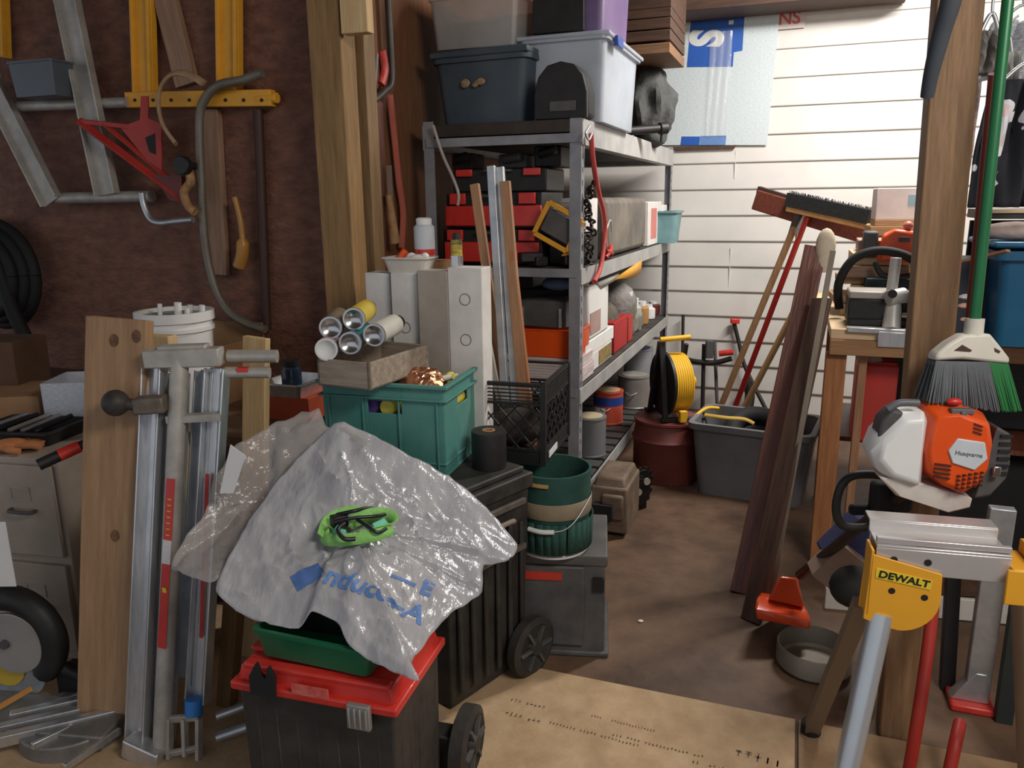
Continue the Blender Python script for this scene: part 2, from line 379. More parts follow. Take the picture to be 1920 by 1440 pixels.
# black hose coil at far left
t = thing('coiled_hose', 'thick black hose coiled on the wall at the far left', 'hose', w3(-15,515,.12), -YAW)
for i, (r_, yy) in enumerate(((.20,0),(.17,-.035),(.23,.03),(.14,.01))):
    MB().torus((0,yy,0), r_, .026, UP).build('loop', blackr, t)
q = w3(12,410,.2); MB().cyl((.07,-.06,.2),(.055,-.06,.245),.028).build('hose_connector', label_w, t, bevel=.003)
MB().tube([(.06,-.06,.2),(.12,-.06,.05),(.16,-.05,-.15),(.2,-.03,-.3)], .03).build('hose_tail', blackr, t)
# bench on the left
B0 = G(500,712,.9)
bt = thing('workbench', 'brown wooden workbench behind the aluminium saw stand', 'workbench', RM(-.62,-.66), -YAW)
wdx = wood('bench_wood_x', (104,76,52), (134,102,72), 'x')
MB().box((0,.31,.73),(1.16,.62,.04)).build('bench_top', wdx, bt, bevel=.003)
for sx in (-.52,.52):
    for sy in (.06,.56): MB().box((sx,sy,.355),(.07,.07,.71)).build('leg', wood_orange, bt, bevel=.003)
MB().box((0,.31,.3),(1.0,.5,.02)).build('lower_shelf', wdx, bt)
# white bucket
def bucket(name, label, loc, r, h, m, stuff=True):
    t = thing(name, label, 'bucket', loc)
    MB().lathe([(r*.82,0),(r*.97,h-.07),(r*1.03,h-.068),(r*1.03,h-.055),(r*.98,h-.053),(r*.98,h-.035),(r*1.05,h-.033),(r*1.05,h),(r*.96,h),(r*.8,.01),(0,.01)]).build('bucket_body', m, t)
    return t
q = D(333,640,2.75); b = bucket('plastic_bucket', 'white plastic bucket of odds and ends on the left workbench', (q.x,q.y,.75), .128, .385, white)
MB().lathe([(0,0),(.11,0),(.115,.02),(0,.02)]).build('lid', mat('greyish_lid', (176,176,174), .6), b).location = (-.02,0,.35)
for x_, y_, r_, hh in ((.05,-.04,.012,.42),(.078,-.03,.008,.4),(-.05,-.02,.008,.41),(.02,.05,.01,.4),(.1,.02,.01,.405)):
    MB().cyl((x_,y_,.33),(x_+.008,y_,hh),r_).build('stick', white, b)
q = face(290,345,620,672,Y=2.45,yaw=YAW)
solo('pine_offcut', 'pale pine offcut between the tall plank and the white bucket', 'offcut', MB().box((0,.02,(q[0].z+q[2])/2),(q[1],.04,q[0].z+q[2])), wood_pale, (q[0].x,q[0].y-.1,0), bevel=.003)
# ---- things on the bench right part
q, w, h = face(400,592,632,700,z=.75+.0,yaw=YAW) if False else (RM(-.62,-.42,.75), .3, .18)
t = thing('cardboard_box', 'open brown cardboard box on the bench behind the saw stand', 'box', RM(-.62,-.36,.75))
mb = MB().box((0,0,.115),(.44,.012,.23)).box((0,.3,.14),(.44,.012,.28)).box((-.22,.15,.115),(.012,.3,.23)).box((.22,.15,.115),(.012,.3,.23)).box((0,.15,.006),(.44,.3,.012))
mb.build('box_body', card, t)
MB().box((0,-.05,.245),(.42,.12,.004), Matrix.Rotation(rad(12),3,'X')).build('flap', card, t)
f, w, h = face(510,575,745,790,z=.75)
solo('orange_box', 'orange red box on the bench beneath the aluminium tray', 'box', MB().box((0,.08,(h)/2),(w+.02,.16,h)), mat('orange_red_card', (196,72,30), .7), (f.x,f.y,.75), bevel=.003)
zt = .75+h
t = thing('aluminium_tray', 'shallow aluminium tray on top of the orange red box', 'tray', (f.x+.01,f.y+.08,zt))
MB().tub(.17,.2,.05,taper=.85,rc=.015,lip=.006,lh=.004).build('tray_body', alu, t)
t = thing('glass_jar', 'dark glass jar of blue parts beside the pale upright board', 'jar', (f.x-.0,f.y+.07,zt+.004))
MB().lathe([(0,0),(.034,0),(.036,.01),(.036,.08),(.03,.095),(0,.095)]).build('jar_body', mat('dark_blue_glass', (40,62,92), .2, rgb2=(24,30,40), scale=20), t)
MB().lathe([(0,.095),(.033,.095),(.033,.115),(0,.117)]).build('lid', black, t)
stick('pine_board', 'pale yellow pine board with an end marking standing behind the saw stand', 'board', (D(470,1100,2.3)*Vector((1,1,0))) if False else Vector((D(462,1100,2.34).x,2.34,0)), D(481,632,2.36), .085, .025, wood_pale, U)
stick('pine_stick', 'dull pine stick standing on the floor beside the saw stand foot', 'board', G(425,1325,0), D(440,1120,2.05), .05, .04, wood('dull_pine', (110,80,44), (136,102,60)), U)
# ---- filing cabinet at the left
C0 = G(165,1243)
t = thing('filing_cabinet', 'beige two drawer filing cabinet at left behind the tall plank', 'filing cabinet', (C0.x-.0,C0.y,0), -YAW*.6)
MB().box((-.23,.21,.36),(.46,.42,.72)).build('body', tan, t, bevel=.004)
for z0 in (.05,.39):
    d = MB().box((-.23,-.008,z0+.155),(.43,.018,.31)).build('drawer', tan, t, bevel=.003)
    MB().tube([(-.18,-.02,z0+.16),(-.17,-.04,z0+.16),(-.1,-.04,z0+.16),(-.09,-.02,z0+.16)], .006).build('handle', dgrey, d)
    MB().box((-.14,-.018,z0+.235),(.07,.004,.004)).box((-.14,-.018,z0+.195),(.07,.004,.004)).box((-.175,-.018,z0+.215),(.004,.004,.044)).box((-.105,-.018,z0+.215),(.004,.004,.044)).build('label_holder', oldalu, d)
ZC = .72
def oncab(px, py, z=ZC): return G(px,py,z)
f = oncab(60,820); t = thing('tool_tray', 'black plastic tray of pliers and drivers on the filing cabinet', 'tray', f, -10)
MB().tub(.3,.2,.05,taper=.92,rc=.02,lip=.008,lh=.008).build('tray_body', black, t)
for i in range(5): MB().cyl((-.12+i*.05,-.07,.045),(-.08+i*.045,.08,.06),.008).build('driver', (steel, black, oldalu)[i%3], t)
f = oncab(20,845)
t = thing('work_glove', 'orange brown leather work glove lying on the filing cabinet', 'glove', f, 15)
mb = MB().sphere((0,0,.02),.05,(1.3,.9,.4))
for i in range(4): mb.tube([(.03,-.03+i*.02,.02),(.07,-.035+i*.022,.022),(.1,-.035+i*.022,.014)], .011)
mb.tube([(0,-.04,.02),(.02,-.065,.02),(.05,-.07,.014)], .011)
mb.build('glove_body', mat('orange_leather', (184,104,52), .7, scale=12, rgb2=(206,130,76)), t)
P0, P1 = D(72,872,2.12), D(168,828,2.2)
t = thing('pruning_tool', 'tool with red and black grip resting across the filing cabinet edge', 'tool'); t.rotation_euler=(0,0,0)
MB().tube([P0, P0.lerp(P1,.4)], .017).build('grip', black, t)
MB().tube([P0.lerp(P1,.4), P0.lerp(P1,.8)], .018).build('grip_sleeve', redp, t)
MB().tube([P0.lerp(P1,.8), P1], .014).build('shaft', black, t)
f, w, h = face(88,185,718,800,z=.722,yaw=-5)
t = thing('parts_box', 'white corrugated parts box with slanted front beside the tall plank', 'box', f, 5)
m_c = mat('white_corrugated', (206,208,216), .7, scale=60, stretch=(1,1,6), rgb2=(160,164,178))
MB().prism([(-w/2,0),(w/2,0),(w/2,h),(-w/2,h)],0,.006).build('front_panel', m_c, t)
MB().prism([(-w/2,0),(w/2,0),(w/2,h),(-w/2,h)],.2,.206).box((0,.103,.003),(w,.2,.006)).box((-w/2,.103,h/2),(.006,.2,h)).box((w/2,.103,h/2),(.006,.2,h)).build('box_body', mat('white_box_side',(190,192,200),.7), t)
f, w, h = face(-60,80,745,795,z=.722,yaw=-5)
solo('cardboard_carton', 'brown cardboard carton at far left beside the white parts box', 'box', MB().box((0,.14,h/2),(w,.28,h)), card, f, 5, bevel=.004)
f, w, h = face(-60,70,610,720,Y=2.95,yaw=5)
solo('cardboard_carton', 'dark brown carton against the wall under the black hose', 'box', MB().box((0,.1,h/2),(w*.8,.2,h)), mat('dark_card',(84,58,38),.85,rgb2=(104,74,50)), (f.x-.05,f.y,.762), -5, bevel=.004)
tt = thing('side_table', 'dark low table against the wall behind the filing cabinet', 'table', RM(-1.95,-.62), -YAW)
MB().box((0,.3,.74),(1.3,.6,.035)).build('table_top', wood_dark, tt)
for sx in (-.6,.6):
    for sy in (.05,.55): MB().box((sx,sy,.36),(.05,.05,.722)).build('leg', wood_dark, tt)
solo('paper_sheet', 'white paper hanging at the left edge beside the filing cabinet', 'paper', MB().box((0,0,0),(.1,.002,.2)), paper, D(-12,1040,2.05), 0)
# ---- tall plank
Z0 = G(205,1370,.0); q1 = D(225,597,2.12)
t = stick('tall_plank', 'wide tan plank with two knots standing upright at the left', 'plank', Vector((Z0.x,Z0.y,.012)), q1, .175, .04, wood_plank, Vector((1,-.1,0)))
for a, b in ((195,640),(240,632),(225,1000)):
    q_ = D(a,b,2.06); L_ = (t.matrix_world.inverted() @ D(a,b,2.05))
    MB().sphere((L_.x,-.0205 if (t.matrix_world.inverted() @ Vector((0,0,1.5))).y < 0 else .0205,L_.z),.014,(1,.08,1.3)).build('knot', mat('dark_knot',(118,82,54),.8,var=.4,scale=60), t)
# ---- tools hung on the partition beside the stud
t = thing('bow_saw','bow saw with steel frame and red grip hanging right of the stud','saw'); t.rotation_euler=(0,0,0)
def ps(x,y,o=.04): return WS(x,y,o)
MB().tube([ps(724,-60),ps(731,60),ps(734,150),ps(720,172),ps(702,188)],.014).build('frame', mat('worn_dark_frame',(92,84,76),.5,.4,rgb2=(60,56,52)), t)
MB().beam(ps(702,185),ps(708,100),.03,.004,(0,1,0)).build('blade', steel, t)
MB().tube([ps(715,158),ps(722,130),ps(716,95)],.018,flat=.6).build('grip', redpaint, t)
mb=MB().tube([ps(731,178,.03),ps(740,260,.03),ps(748,340,.03),ps(756,400,.03),ps(753,465,.03)],.016,flat=.5)
solo('red_strap','faded red strap hanging below the bow saw on the partition','strap',mb,mat('faded_red_strap',(176,84,66),.8),rz=0)
t = thing('hand_brush','worn pale wooden hand brush hanging beside the faded red strap','brush'); t.rotation_euler=(0,0,0)
MB().tube([ps(728,365,.06),ps(733,400,.06),ps(740,455,.06)],lambda s:.012+.012*s).build('brush_body', mat('pale_brush_wood',(186,142,94),.7,scale=16,rgb2=(140,100,64)), t)
MB().beam(ps(733,375,.05),ps(729,310,.05),.02,.02).build('handle', mat('dull_brush_handle',(128,108,92),.7), t)
mb=MB().beam(ps(706,190,.02),ps(712,470,.02),.07,.02,V); solo('maroon_board','narrow maroon brown board hanging on the partition behind bow saw','board',mb,wood('maroon_wood',(92,54,44),(116,74,60)),rz=0)
mb=MB().beam(ps(700,410,.05),ps(704,470,.05),.045,.03,V); solo('black_pouch','small black pouch hanging low right of the stud','pouch',mb,blackr,rz=0,bevel=.006)
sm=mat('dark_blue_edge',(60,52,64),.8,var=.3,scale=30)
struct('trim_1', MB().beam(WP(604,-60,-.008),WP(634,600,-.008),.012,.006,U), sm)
for i,(y0,y1) in enumerate(((172,193),(213,236),(258,276))):
    solo('paint_mark','small white tape tab on the wall edge beside the treated post','tape',MB().beam(WP(608,y0,-.016),WP(609,y1,-.016),.018,.003,U),label_w,rz=0,group='white tape tabs on the wall edge')
# ================================================================ folded aluminium saw stand
t = thing('folding_stand', 'folded aluminium saw stand with red stickers standing against the tall plank', 'stand'); t.rotation_euler = (0,0,0)
Yb, Yt = 1.88, 2.1
def sp(x, y):                                   # a point on the slightly leaning plane of the stand
    k = (1400-y)/740.0; return D(x, y, Yb+(Yt-Yb)*max(0, min(1, k)))
def channel(xt, xb, yt, yb, w, nm='channel', off=0, m=alu):
    A, B = sp(xt, yt)+V*off, sp(xb, yb)+V*off; mb = MB(); mb.beam(A, B, w, .006, U)
    for s_ in (-1, 1): mb.beam(A+U*s_*w/2-V*.012, B+U*s_*w/2-V*.012, .005, .03, U)
    mb.beam(A-V*.004, B-V*.004, w*.25, .006, U); return mb.build(nm, m, t, bevel=.001)
channel(297, 264, 668, 1385, .062)
channel(330, 303, 700, 1395, .055, off=.02)
channel(413, 376, 690, 1310, .062)
channel(375, 340, 700, 1290, .06, off=.04, m=steel)
c_ = MB().cyl(sp(352,668)-V*.03, sp(318,1395)-V*.03, .024).build('round_tube', oldalu, t)
A, B = sp(349,885)-V*.057, sp(332,1195)-V*.057
stk = MB().beam(A, B, .028, .002, U).build('red_sticker', redp, t)
mb = MB()
for i in range(9):
    q = A.lerp(B, .12+i*.035)-V*.0015; mb.box(q, (.012,.001,.003), Matrix.Rotation(rad(-YAW),3,'Z'))
mb.box(A.lerp(B,.66)-V*.0015,(.014,.001,.02), Matrix.Rotation(rad(-YAW),3,'Z'))
mb.build('sticker_print', label_y, stk, smooth=False)
lab = MB().beam(A.lerp(B,.36)-V*.001, A.lerp(B,.5)-V*.001, .028, .002, U).build('white_label', label_w, stk)
MB().beam(sp(397,885)-V*.017, sp(385,1190)-V*.017, .012, .002, U).build('red_sticker', redpaint, t)
mb = MB().beam(sp(290,668)-V*.03, sp(430,664)-V*.03, .05, .05, (0,0,1)); mb.beam(sp(310,655)-V*.02, sp(400,652)-V*.02, .03,.04,(0,0,1)); mb.build('head_bracket', oldalu, t, bevel=.004)
mb = MB().cyl(sp(428,668), sp(520,668), .018).cyl(sp(428,697)-V*.01, sp(510,697)-V*.01, .016); mb.build('extension_tube', oldalu, t)
MB().box(sp(465,690)-V*.02,(.03,.02,.012)).build('release_lever', redp, t)
mb = MB().beam(sp(280,752)-V*.05, sp(338,748)-V*.05, .045, .05, (0,0,1)); mb.build('clamp_body', mat('rusty_steel', (110,98,86), .6, .5, rgb2=(146,132,116), scale=14), t, bevel=.006)
mb = MB().sphere(sp(255,744)-V*.07, .036).cyl(sp(262,746)-V*.07, sp(300,750)-V*.055, .016); mb.build('clamp_knob', mat('dark_worn_knob', (64,58,54), .6, var=.4, scale=20), t)
MB().beam(sp(330,780)-V*.03, sp(430,775)-V*.03, .02, .03, (0,0,1)).build('cross_plate', oldalu, t)
MB().cyl(sp(378,1298)-V*.03, sp(378,1327)-V*.03, .024).build('blue_collar', mat('blue_plastic', (40,120,200), .5), t)
mb = MB()
for (a, b) in (((338,1330),(338,1405)),((392,1330),(392,1410)),((338,1332),(392,1328)),((340,1395),(392,1385)),((365,1330),(368,1400))): mb.beam(sp(*a)-V*.04, sp(*b)-V*.04, .012,.02, U)
mb.build('foot_frame', oldalu, t, bevel=.002)
mb = MB().beam(sp(250,1385)-V*.02, sp(330,1402)-V*.05, .06,.05,(0,0,1)); mb.build('foot_plate', alu, t, bevel=.006)
mb = MB().cyl(sp(392,1355)+V*.03, sp(440,1345)+V*.06, .012).cyl(sp(392,1395)+V*.03, sp(445,1385)+V*.06, .016); mb.build('foot_spindle', steel, t)
# ================================================================ mitre saw, bottom left
q = G(60,1420,.03)
t = thing('mitre_saw', 'grey mitre saw with black guard resting on the floor at left bottom', 'saw', G(95,1425,0), -8)
sawgrey = mat('saw_casting', (118,116,112), .5, .5, scale=8, rgb2=(150,148,142))
mb = MB().cyl((0,.12,0),(0,.12,.06),.15,n=32); mb.box((-.1,.1,.05),(.5,.16,.04)); mb.build('base', sawgrey, t, bevel=.005)
mb = MB()
for yy in (-.0,.06,.12): mb.box((0,0,0),(.34,.03,.03)) if False else mb.beam((-.18,-.04+yy,.06),(.16,.16+yy,.06),.035,.025,(0,0,1))
mb.build('fence_rails', alu, t, bevel=.003)
ctr = D(22,1208,2.05)-G(95,1425,0); ctr = Matrix.Rotation(rad(8),3,'Z') @ ctr
MB().torus(ctr+Vector((-.02,.03,0)), .135, .038, UP, a0=-50, a1=190).build('blade_guard', black, t)
MB().cyl(ctr+Vector((0,.0,0)), ctr+Vector((0,.012,0)), .098, n=40).build('guard_disc', mat('brushed_guard', (176,174,170), .4, .5), t, bevel=.002)
MB().cyl(ctr+Vector((-.02,-.01,-.0)), ctr+Vector((-.02,.0,0)), .014).build('arbor_bolt', dgrey, t)
MB().cyl(ctr+Vector((-.03,.02,-.09)), ctr+Vector((-.03,.024,-.09)), .11, n=48).build('saw_blade', steel, t)
MB().cyl(ctr+Vector((-.05,.014,-.09)), ctr+Vector((-.05,.0185,-.09)), .062, n=36).build('yellow_blade_label', mat('blade_yellow', (204,168,48), .5), t)
q1, q2 = D(-5,1328,1.93)-t.location, D(60,1290,1.98)-t.location; r8 = Matrix.Rotation(rad(8),3,'Z')
MB().beam(r8@q1, r8@q2, .014,.006,(0,0,1)).build('amber_strip', mat('amber_strip', (214,142,60), .5), t)
mb = MB().tube([ctr+Vector((.11,.05,-.1)), ctr+Vector((.16,.06,-.13)), ctr+Vector((.2,.08,-.17))], .022); mb.box(ctr+Vector((.13,.09,-.18)),(.1,.08,.12)); mb.build('motor_arm', black, t, bevel=.008)
for i,(a,b) in enumerate((((60,1400),(205,1330)),((120,1440),(225,1370)),((160,1300),(30,1345)))):
    P0,P1 = G(a[0],a[1],.07),G(b[0],b[1],.05); MB().beam(r8@(P0-t.location), r8@(P1-t.location), .02,.012,(0,0,1)).build('slide_rail', alu, t, bevel=.002)
# ================================================================ red-lid wheeled tool box
c0 = G(437,1290,.42); c1 = G(742,1345,.42); w = (c1-c0).length; ang = math.degrees(math.atan2(c1.y-c0.y, c1.x-c0.x)); dp = .29
t = thing('rolling_toolbox', 'black wheeled tool box with red lid and silver latch in the foreground', 'tool box', (c0.x,c0.y,0), ang)
mb = MB(); w_=w
mb.box((w/2,dp/2,.21),(w-.02,dp-.02,.42), taper=.97)
for i in range(7): mb.box((.05+i*(w-.1)/6,.016,.2),(.012,.012,.36))
for i in range(5): mb.box((w-.016,.05+i*.05,.2),(.012,.012,.36))
mb.build('box_body', blackdusty, t, bevel=.006)
mb = MB(); mb.box((w/2,dp/2,.43),(w+.01,dp+.01,.022)); mb.box((w/2,dp/2,.455),(w-.03,dp-.035,.04),taper=1.06)
mb.box((w/2-.1,dp/2-.0,.478),(w*.5,dp*.5,.012)); mb.box((w/2,.03,.47),(w*.9,.03,.02)); mb.build('lid', redp, t, bevel=.007)
mb = MB().box((w*.8,-.012,.415),(.055,.014,.06))
for i in range(4): mb.box((w*.8-.02+i*.0133,-.021,.415),(.006,.006,.05))
mb.build('latch', mat('dusty_latch', (150,146,140), .5, .3), t, bevel=.003)
mb = MB().prism([(-.03,0),(.03,0),(.034,.05),(.02,.075),(.012,.045),(0,.05),(-.01,.08),(-.03,.045)], -.006,.006, Matrix.Translation((w*.215,-.01,.425))); mb.build('broken_latch', blackr, t)
mb = MB().box((w*.5,-.004,.45),(.09,.004,.024)); mb.build('worn_label', mat('worn_red_label', (224,120,108), .7, rgb2=(212,60,48), scale=40), t)
def wheel(par, x, y, z, r, tk, m1=blackdusty):
    wv = MB().lathe([(0,-tk/2),(r*.75,-tk/2),(r*.8,-tk/2-.003),(r,-tk/2+.005),(r,tk/2-.005),(r*.8,tk/2+.003),(r*.75,tk/2),(r*.3,tk/2-.008),(r*.22,tk/2+.01),(0,tk/2+.01)],32,
                    Matrix.Translation((x,y,z)) @ Matrix.Rotation(math.pi/2,4,'Y')).build('wheel', m1, par)
    mb = MB()
    for i in range(6):
        a = rad(60*i); mb.beam((x+tk/2+.001,y+math.cos(a)*r*.2,z+math.sin(a)*r*.2),(x+tk/2+.001,y+math.cos(a)*r*.74,z+math.sin(a)*r*.74),.012,.008,(1,0,0))
    mb.build('spokes', dgrey, wv); return wv
MB().box((w/2,dp+.03,.1),(w+.02,.06,.1)).build('axle_bracket', black, t, bevel=.005)
wheel(t, w+.032, dp+.06, .098, .098, .045)
wheel(t, -.032, dp+.06, .098, .098, .045)
TB = t
# green bin on top of lid
c = G(560,1240,.485)
t = thing('green_bin', 'green plastic tray on the red lid under the plastic bag', 'bin', G(632,1218,.486)+Vector((-.01,.02,0)), ang-4)
MB().tub(.3,.19,.07,taper=.93,rc=.015,lip=.006,lh=.008).build('bin_body', mat('green_plastic', (12,104,66), .4, coat=.2), t)
# ================================================================ black rolling chest with drawers (right side seen)
p0 = Vector((-.187,2.01,0)); p1 = Vector((.032,2.261,0)); s = (p1-p0).normalized(); rz = math.degrees(math.atan2(s.y,s.x))-90
Lc = .36; wc = .52; hc = .70
t = thing('rolling_tool_chest', 'tall black rolling tool chest behind the red lidded tool box', 'tool chest', (p0.x,p0.y,0), rz)
# local x = to the right (front edge ends at 0), y = away
mb = MB().box((-wc/2,Lc/2,.33),(wc,Lc,.62), taper=.93)
for i in range(6): mb.box((.0,.04+i*.056,.3),(.014,.018,.46))
mb.build('chest_body', blackdusty, t, bevel=.006)
mb = MB().box((-wc/2,Lc/2,.655),(wc+.02,Lc+.02,.05)); mb.box((-wc/2,Lc/2,.69),(wc-.02,Lc-.02,.02)); mb.build('lid', blackdusty, t, bevel=.006)
for z_ in (.60,.45):
    mb = MB().box((.012,Lc*.5,z_),(.014,Lc*.8,.018)); mb.build('side_rail', mat('dusty_rail',(92,84,76),.7,var=.3,scale=30), t, bevel=.002)
MB().tube([(.02,.06,.55),(.045,.09,.57),(.045,.22,.57),(.02,.26,.55)],.008).build('side_handle', mat('dusty_handle',(128,116,100),.7), t)
MB().box((.014,.05,.5),(.012,.03,.05)).build('yellow_latch', mat('dull_yellow',(190,150,40),.5), t, bevel=.003)
wheel(t, .028, Lc-.03, .1, .1, .04); wheel(t, -wc-.02, Lc-.03, .1, .1, .04)
CH = t
# ================================================================ teal crate on the chest
c0 = G(836,892,.705)
t = thing('plastic_crate', 'teal plastic crate with copper foil and bottles standing on the black chest', 'crate', c0, -YAW+4)
W, Dp, H_ = .39, .315, .275
def panel(mb, ax, pos, w, h, hole):
    x0, x1, z0, z1 = hole; T = .005
    for (a, b, c, d) in ((0,x0,0,h),(x1,w,0,h),(x0,x1,0,z0),(x0,x1,z1,h)):
        if b-a < 1e-6 or d-c < 1e-6: continue
        cx, cz = (a+b)/2, (c+d)/2
        if ax == 'x': mb.box((-w+cx, pos, cz), (b-a, T, d-c))
        else: mb.box((pos, cx, cz), (T, b-a, d-c))
mb = MB(); panel(mb,'x',0,W,H_,(W*.38,W*.66,H_*.66,H_*.8)); panel(mb,'x',Dp,W,H_,(W*.38,W*.66,H_*.66,H_*.8)); panel(mb,'y',0,Dp,H_,(Dp*.36,Dp*.66,H_*.68,H_*.83)); panel(mb,'y',-W,Dp,H_,(Dp*.36,Dp*.66,H_*.68,H_*.83))
mb.box((-W/2,Dp/2,.004),(W,Dp,.008))
mb.build('crate_body', teal, t, bevel=.0015)
mb = MB()
for z0, e, hh in ((H_-.004,.016,.01),(H_-.045,.014,.006),(.035,.006,.006),(.0,.006,.008)):
    mb.box((-W/2,-e/2,z0),(W+2*e,e,hh)).box((-W/2,Dp+e/2,z0),(W+2*e,e,hh)).box((e/2,Dp/2,z0),(e,Dp,hh)).box((-W-e/2,Dp/2,z0),(e,Dp,hh))
for xx in (-W*.36,-W*.66,-W*.05,-W*.95): mb.box((xx,-.005,H_*.45),(.006,.006,H_*.8))
mb.build('rim', teal, t, bevel=.0015)
CR = t; Mc = Matrix.Translation(c0) @ Matrix.Rotation(rad(-YAW+4),4,'Z'); RZC = -YAW+4
def inC(x,y,z): return Mc @ Vector((x,y,z))
# contents: foil
mb = MB()
def foil(a, b):
    x = (a-.5)*.17; y = (b-.5)*.13; r = max(0, 1-((a-.5)**2+(b-.5)**2)*3.6)
    n_ = noise.noise(Vector((x*40,y*40,2)))*.012+noise.noise(Vector((x*110,y*110,5)))*.006
    return Vector((x+n_, y+n_*.5, .01+.055*math.sqrt(r)+n_))
mb.grid(foil, 26, 22)
solo('copper_foil', 'crumpled copper coloured foil on top in the teal crate', 'foil', mb, mat('copper_foil', (206,140,104), .28, .85, var=.15), inC(-.13,.12,H_-.045), RZC, solid=.002, smooth=False)
def bottle(name, label, m, p, q_, r, capm=None):
    M, L = along(p, q_, (0,0,1)); t = thing(name, label, 'bottle', rot=None); t.matrix_world = M
    MB().lathe([(0,0),(r*.9,0),(r,.006),(r,L*.7),(r*.5,L*.82),(r*.5,L*.86),(0,L*.86)],20).build('bottle_body', m, t)
    MB().lathe([(0,L*.85),(r*.6,L*.85),(r*.55,L),(0,L)],16).build('cap', capm or m, t); return t
yb = mat('yellow_bottle', (214,196,70), .4); pb = mat('purple_bottle', (98,70,150), .4); wbm = mat('white_tube', (214,212,200), .5)
bottle('yellow_bottle','yellow bottle lying in teal crate left of the copper foil', yb, inC(-.3,.07,H_-.035), inC(-.2,.05,H_-.03), .018)
bottle('purple_bottle','purple bottle lying in teal crate behind the yellow one on left', pb, inC(-.28,.13,H_-.03), inC(-.17,.14,H_-.025), .018)
bottle('yellow_bottle','yellow bottle lying in teal crate right of the copper foil', yb, inC(-.08,.2,H_-.03), inC(-.02,.16,H_-.01), .02)
bottle('white_tube','slim white tube lying at the right rim of teal crate', wbm, inC(-.09,.12,H_-.02), inC(-.015,.17,H_-.004), .009)
bottle('purple_bottle','purple bottle seen through the front handle hole of the teal crate', pb, inC(-.245,.02,H_*.7), inC(-.24,.16,H_*.7), .024)
bottle('yellow_bottle','lime yellow bottle seen through the front handle hole of the teal crate', yb, inC(-.19,.02,H_*.7), inC(-.185,.16,H_*.7), .026)
bottle('yellow_bottle','yellow bottle seen through the side handle hole of the teal crate', yb, inC(-.03,.14,H_*.7), inC(-.03,.25,H_*.7), .022)
solo('folded_cloth','dark folded rags filling the lower part of the teal crate','rags', MB().box((0,0,0),(.36,.285,.13)), mat('dark_rags',(70,66,60),.9,var=.4,scale=16,bump=.4), inC(-W/2,Dp/2,.078), RZC, bevel=.012)
# tray with spray cans on the crate rim
zr = c0.z+H_+.002
a = G(597,722,zr); b = G(715,728,zr); 
t = thing('wooden_tray', 'weathered grey wooden tray of spray cans on the left rim of teal crate', 'tray', a, -26)
tw = .185; td = .31; mt = wood('grey_tray_wood', (138,122,104), (172,156,138), 'x')
mb = MB().box((tw/2,.005,.04),(tw,.01,.08)).box((tw/2,td,.04),(tw,.01,.08)).box((.005,td/2,.04),(.01,td,.08)).box((tw-.005,td/2,.04),(.01,td,.08)).box((tw/2,td/2,.004),(tw,td,.008))
mb.build('tray_body', mt, t, bevel=.002)
Mt = Matrix.Translation(a) @ Matrix.Rotation(t.rotation_euler.z,4,'Z')
def spray(label, px, py, m, basem, ya=8, L=.2, r=.032, dY=0, grp=None, capm=None):
    p = D(px,py,a.y-.005+dY); d = Vector((p.x,p.y,0)).normalized(); d = Matrix.Rotation(rad(-ya),3,'Z') @ d; d.z = .03; d.normalize()
    M, L = along(p, p+d*L, (0,0,1)); k = thing('spray_can', label, 'spray can', group=grp); k.matrix_world = M
    MB().lathe([(r,.004),(r*1.0,L*.8),(r*.7,L*.86),(0,L*.86)],24).build('can_body', m, k)
    MB().lathe([(0,.01),(r*.5,.006),(r*.86,-.004),(r*1.03,-.004),(r*1.03,.006),(r,.008)],24).build('can_base', basem, k)
    MB().lathe([(0,L*.86),(r*.75,L*.86),(r*.72,L),(0,L)],20).build('cap', capm or black, k)
t_rot = t.rotation_euler.z
ca = mat('yellow_black_can', (216,186,50), .35, var=.1); cb = mat('teal_can', (20,110,116), .35); cc = mat('cream_can', (206,204,190), .35); cg = mat('brown_can', (128,112,92), .4); cp = mat('pink_white_can', (210,170,168), .5)
spray('spray can lying in the tray with white and pink end, lower left', 612,655, cp, label_w, 12, dY=-.01)
spray('teal spray can lying at the middle of the lower row in tray', 657,643, cb, cangrey, 14, dY=-.01)
spray('cream spray can lying at the right end of the row in tray', 702,628, cc, cangrey, 22, dY=-.01)
spray('brown spray can lying in upper row at the left of tray', 620,614, cg, cangrey, 10, dY=.01)
spray('yellow and black spray can lying on top at middle of tray', 664,598, ca, cangrey, 14, dY=.02)
# ================================================================ white flooring cartons
def carton(xl, xr, yt, v, label, m, hl=0, dz=.08, tilt=0):
    p, w, h = face(xl, xr, yt, yt+120, v=v); top = p.z+h
    t = thing('flooring_carton', label, 'carton', (p.x,p.y,0))
    MB().box((0,dz/2,top/2),(w,dz,top)).build('carton_body', m, t, bevel=.003)
    if hl:
        for i in range(hl):
            z = top-.10-i*.13*(1 if hl>1 else 1)-(0 if hl>1 else .08)
            MB().torus((-w*.0,-.001,z),.018,.0012,UP,n=24,k=5).build('perforated_circle', mat('grey_print',(120,112,108),.8), t)
    return t
greycard = mat('grey_beige_card', (158,146,134), .85, rgb2=(178,168,156))
carton(690,735,512,-.36,'white flooring carton at far left of the row, partly hidden',whitecard)
carton(737,786,512,-.38,'white flooring carton with one printed circle, second from left',whitecard,1)
carton(786,842,508,-.40,'grey beige flooring carton standing between the white cartons',greycard)
carton(842,905,502,-.40,'wide white flooring carton with column of printed circles',whitecard,3)
